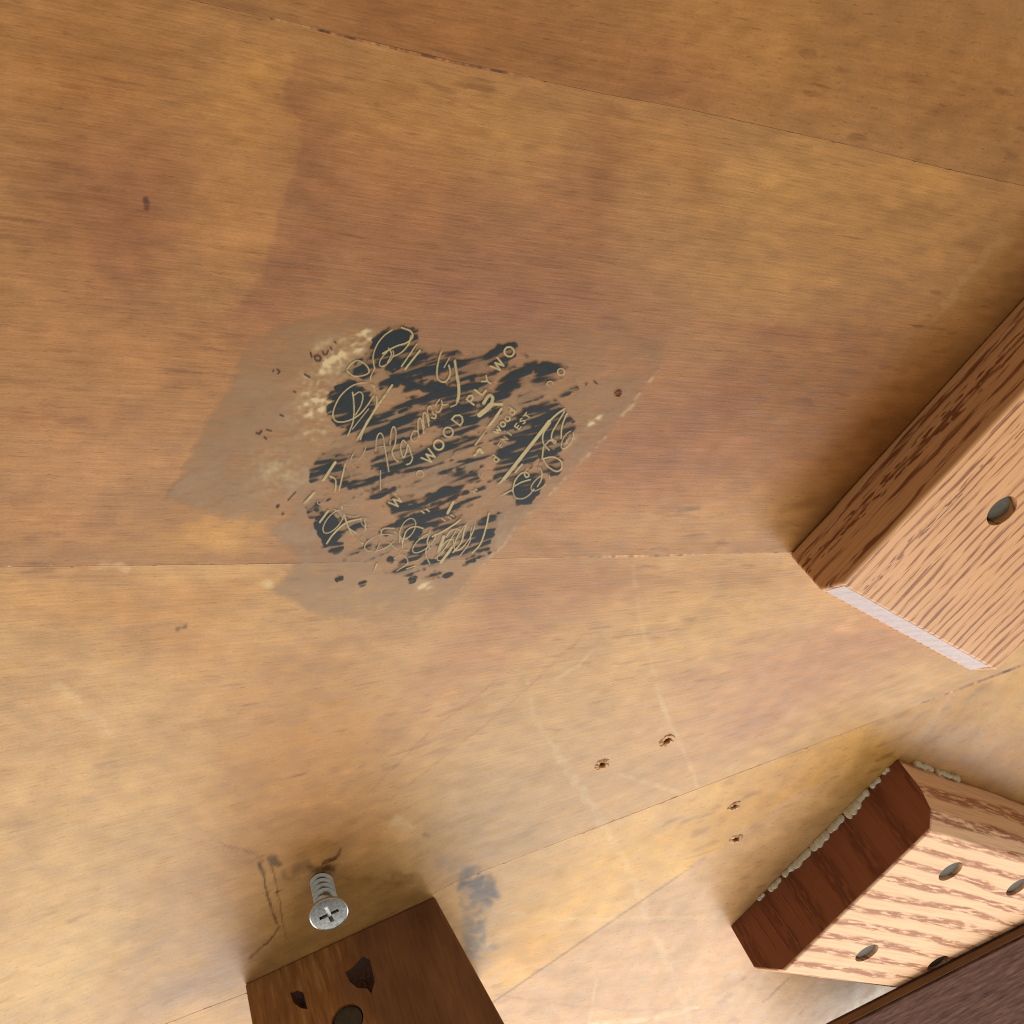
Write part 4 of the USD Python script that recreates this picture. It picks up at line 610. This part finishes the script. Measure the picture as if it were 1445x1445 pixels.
G1 = np.array([onface(*q)[[0, 2]] for q in [(487, 1372), (500, 1362), (512, 1349), (522, 1354), (525, 1368), (529, 1385), (524, 1402), (518, 1395), (504, 1394), (494, 1386)]])
G2 = np.array([onface(*q)[[0, 2]] for q in [(409, 1401), (419, 1397), (428, 1400), (431, 1412), (434, 1424), (425, 1423), (414, 1415)]])
stained = thing('stained_block', 'dark stained wooden block with two gouges at the bottom edge', 'wooden block')
for gp in (G1, G2):
    pr = m3.CrossSection([gp]) if Polygon(gp).exterior.is_ccw else m3.CrossSection([np.ascontiguousarray(gp[::-1])])
    cut = pr.extrude(.004).rotate([90, 0, 0]); body -= cut.translate([0, .0010, 0])
ph = onface(490, 1440); body -= m3.Manifold.cylinder(.006, .0042, .0042, 36).rotate([90, 0, 0]).translate([float(ph[0]), .004, float(ph[2])])
part('body', warp(body, W), STAINED_WOOD, stained, 30, rest=lambda v: np.stack([Lc(v)[:, 2], Lc(v)[:, 0], Lc(v)[:, 1]], -1))
for gp in (G1, G2):
    g_ = np.random.default_rng(int(1e6*gp[0, 0]) % 97); ring, n_ = [], len(gp)
    for fr in (1.06, .86, .62, .36, .14):
        q = gp.mean(0)+(gp-gp.mean(0))*fr; ring.append(np.stack([q[:, 0], -.0003-.0022*(1.06-fr)**.6*g_.uniform(.45, 1.1, n_), q[:, 1]], -1))
    p3 = np.vstack(ring); f = [t for i in range(4) for j in range(n_) for t in ((i*n_+j, i*n_+(j+1) % n_, (i+1)*n_+(j+1) % n_), (i*n_+j, (i+1)*n_+(j+1) % n_, (i+1)*n_+j))]+[(4*n_, 4*n_+j, 4*n_+j+1) for j in range(1, n_-1)]
    part('gouge', trimesh.Trimesh(W(p3), np.array(f), process=False), GOUGE, stained, True)
plug = m3.Manifold.cylinder(.0012, .0040, .0037, 36)
plug = plug.rotate([-90, 0, 0]).translate([float(ph[0]), -.0019, float(ph[2])])
part('recessed_screw', warp(plug, W), DULL_STEEL, stained, 30)

# ------------------------------------------------------------------ the loose screw
zh = .072*H; hc = at(464, 1289, zh)
sc = thing('loose_screw', 'silver cross-head screw half driven beside the stained block', 'screw')
lean = trimesh.transformations.rotation_matrix(math.radians(-16), [1, 0.1, 0])
def place(m):
    t = trimesh.Trimesh(np.array(m.to_mesh().vert_properties[:, :3], float), np.array(m.to_mesh().tri_verts), process=False) if hasattr(m, 'to_mesh') else m.copy()
    t.apply_transform(lean); t.apply_translation(hc); return t
RH = .0047
head = m3.Manifold.revolve(m3.CrossSection([np.array([(0, -.0026), (.0019, -.0026), (.0022, -.0022), (RH*.97, -.0003), (RH, 0), (RH*.985, .00022), (RH*.90, .00034), (0, .00040)])]), 64)
cross = m3.Manifold()
for a in (12, 102):
    slot = m3.Manifold.hull_points(np.array([(x*s, y*w, z) for x in (-1, 1) for y in (-1, 1) for s, w, z in ((.0027, .00048, .0008), (.0009, .00030, -.0018))], float)).rotate([0, 0, a])
    cross = cross+slot
head = head-cross
part('head', place(head), ZINC_DIM, sc, 25)
rimr = m3.Manifold.revolve(m3.CrossSection([np.array([(RH*.93, -.00034), (RH*1.005, -.00022), (RH*1.012, .00006), (RH*.985, .00030), (RH*.93, .00036)])]), 64)
part('rim', place(rimr), ZINC, sc, 40)
lean_ = lean; lean = trimesh.transformations.rotation_matrix(math.radians(-3), [1, 0.1, 0])
cr_ = m3.Manifold()
for a, w_ in ((12, .00030), (102, .00042)): cr_ = cr_+m3.Manifold.cube([.0046, w_*2, .0004], True).rotate([0, 0, a])
part('slot_glint', place(cr_.translate([0, 0, -.00042])), plain('glint_zinc', (225, 228, 226), 0.3, 1.0, var=0.1), sc, False)  # bright insert at its own tilt, added to paint a glint in the slot
lean = lean_
shank = m3.Manifold.revolve(m3.CrossSection([np.array([(0, -.017), (.0006, -.0165), (.0018, -.013), (.0019, -.006), (.0019, -.0024), (0, -.0024)])]), 32)
part('shank', place(shank), ZINC, sc, 30)
tv, tf, nn = [], [], 28; pitch = .0019; a0 = np.arange(0, 4.6*2*np.pi, 2*np.pi/nn)
for i, a in enumerate(a0):
    z = -.0036-pitch*a/(2*np.pi); ro = .0029*min(1, .55+i/nn); ri = .0018
    for rr, dz in ((ri, .0007), (ro, .00012), (ro, -.00012), (ri, -.0007)): tv.append((rr*math.cos(a), rr*math.sin(a), z+dz))
for i in range(len(a0)-1):
    for j in range(4):
        k2 = (j+1) % 4; p, q, s, t = i*4+j, i*4+k2, (i+1)*4+k2, (i+1)*4+j; tf += [(p, q, s), (p, s, t)]
part('thread', place(trimesh.Trimesh(np.array(tv), np.array(tf), process=False)), ZINC, sc, 40)

# ------------------------------------------------------------------ the dark board in the lower right corner
zb = .0272; th = .0035
e0, e1 = at(1190, 1452, zb), at(1452, 1319, zb)
W, Lc = local(np.array([e0[0],e0[1],0.0]), e1-e0); r = .0008
body = fine(hull([(x, y, z) for x in (-.004, .30) for y in (-r, -.088) for z in (zb-th, zb-r)], r), .006)
board = thing('dark_board', 'dark brown wooden board crossing the lower right corner', 'board')
part('body', warp(body, lambda p: W(p*np.array([1, 1, 1]))), BOARD_WOOD, board, 30, rest=lambda v: Lc(v))
eb = fine(m3.Manifold.cube([.298, .0006, th-.0012]).translate([-.004, -.0001, zb-th+.0004]), .006)
part('edge_band', warp(eb, W), BOARD_EDGE, board, False, rest=lambda v: Lc(v)*np.array([1, 1, 1]))
foot_m = fine(hull([(x, y, z) for x in (.255, .295) for y in (-.02, -.08) for z in (r, zb-th)], r), .02)
part('foot', warp(foot_m, W), BOARD_WOOD, board, 30, rest=lambda v: Lc(v))
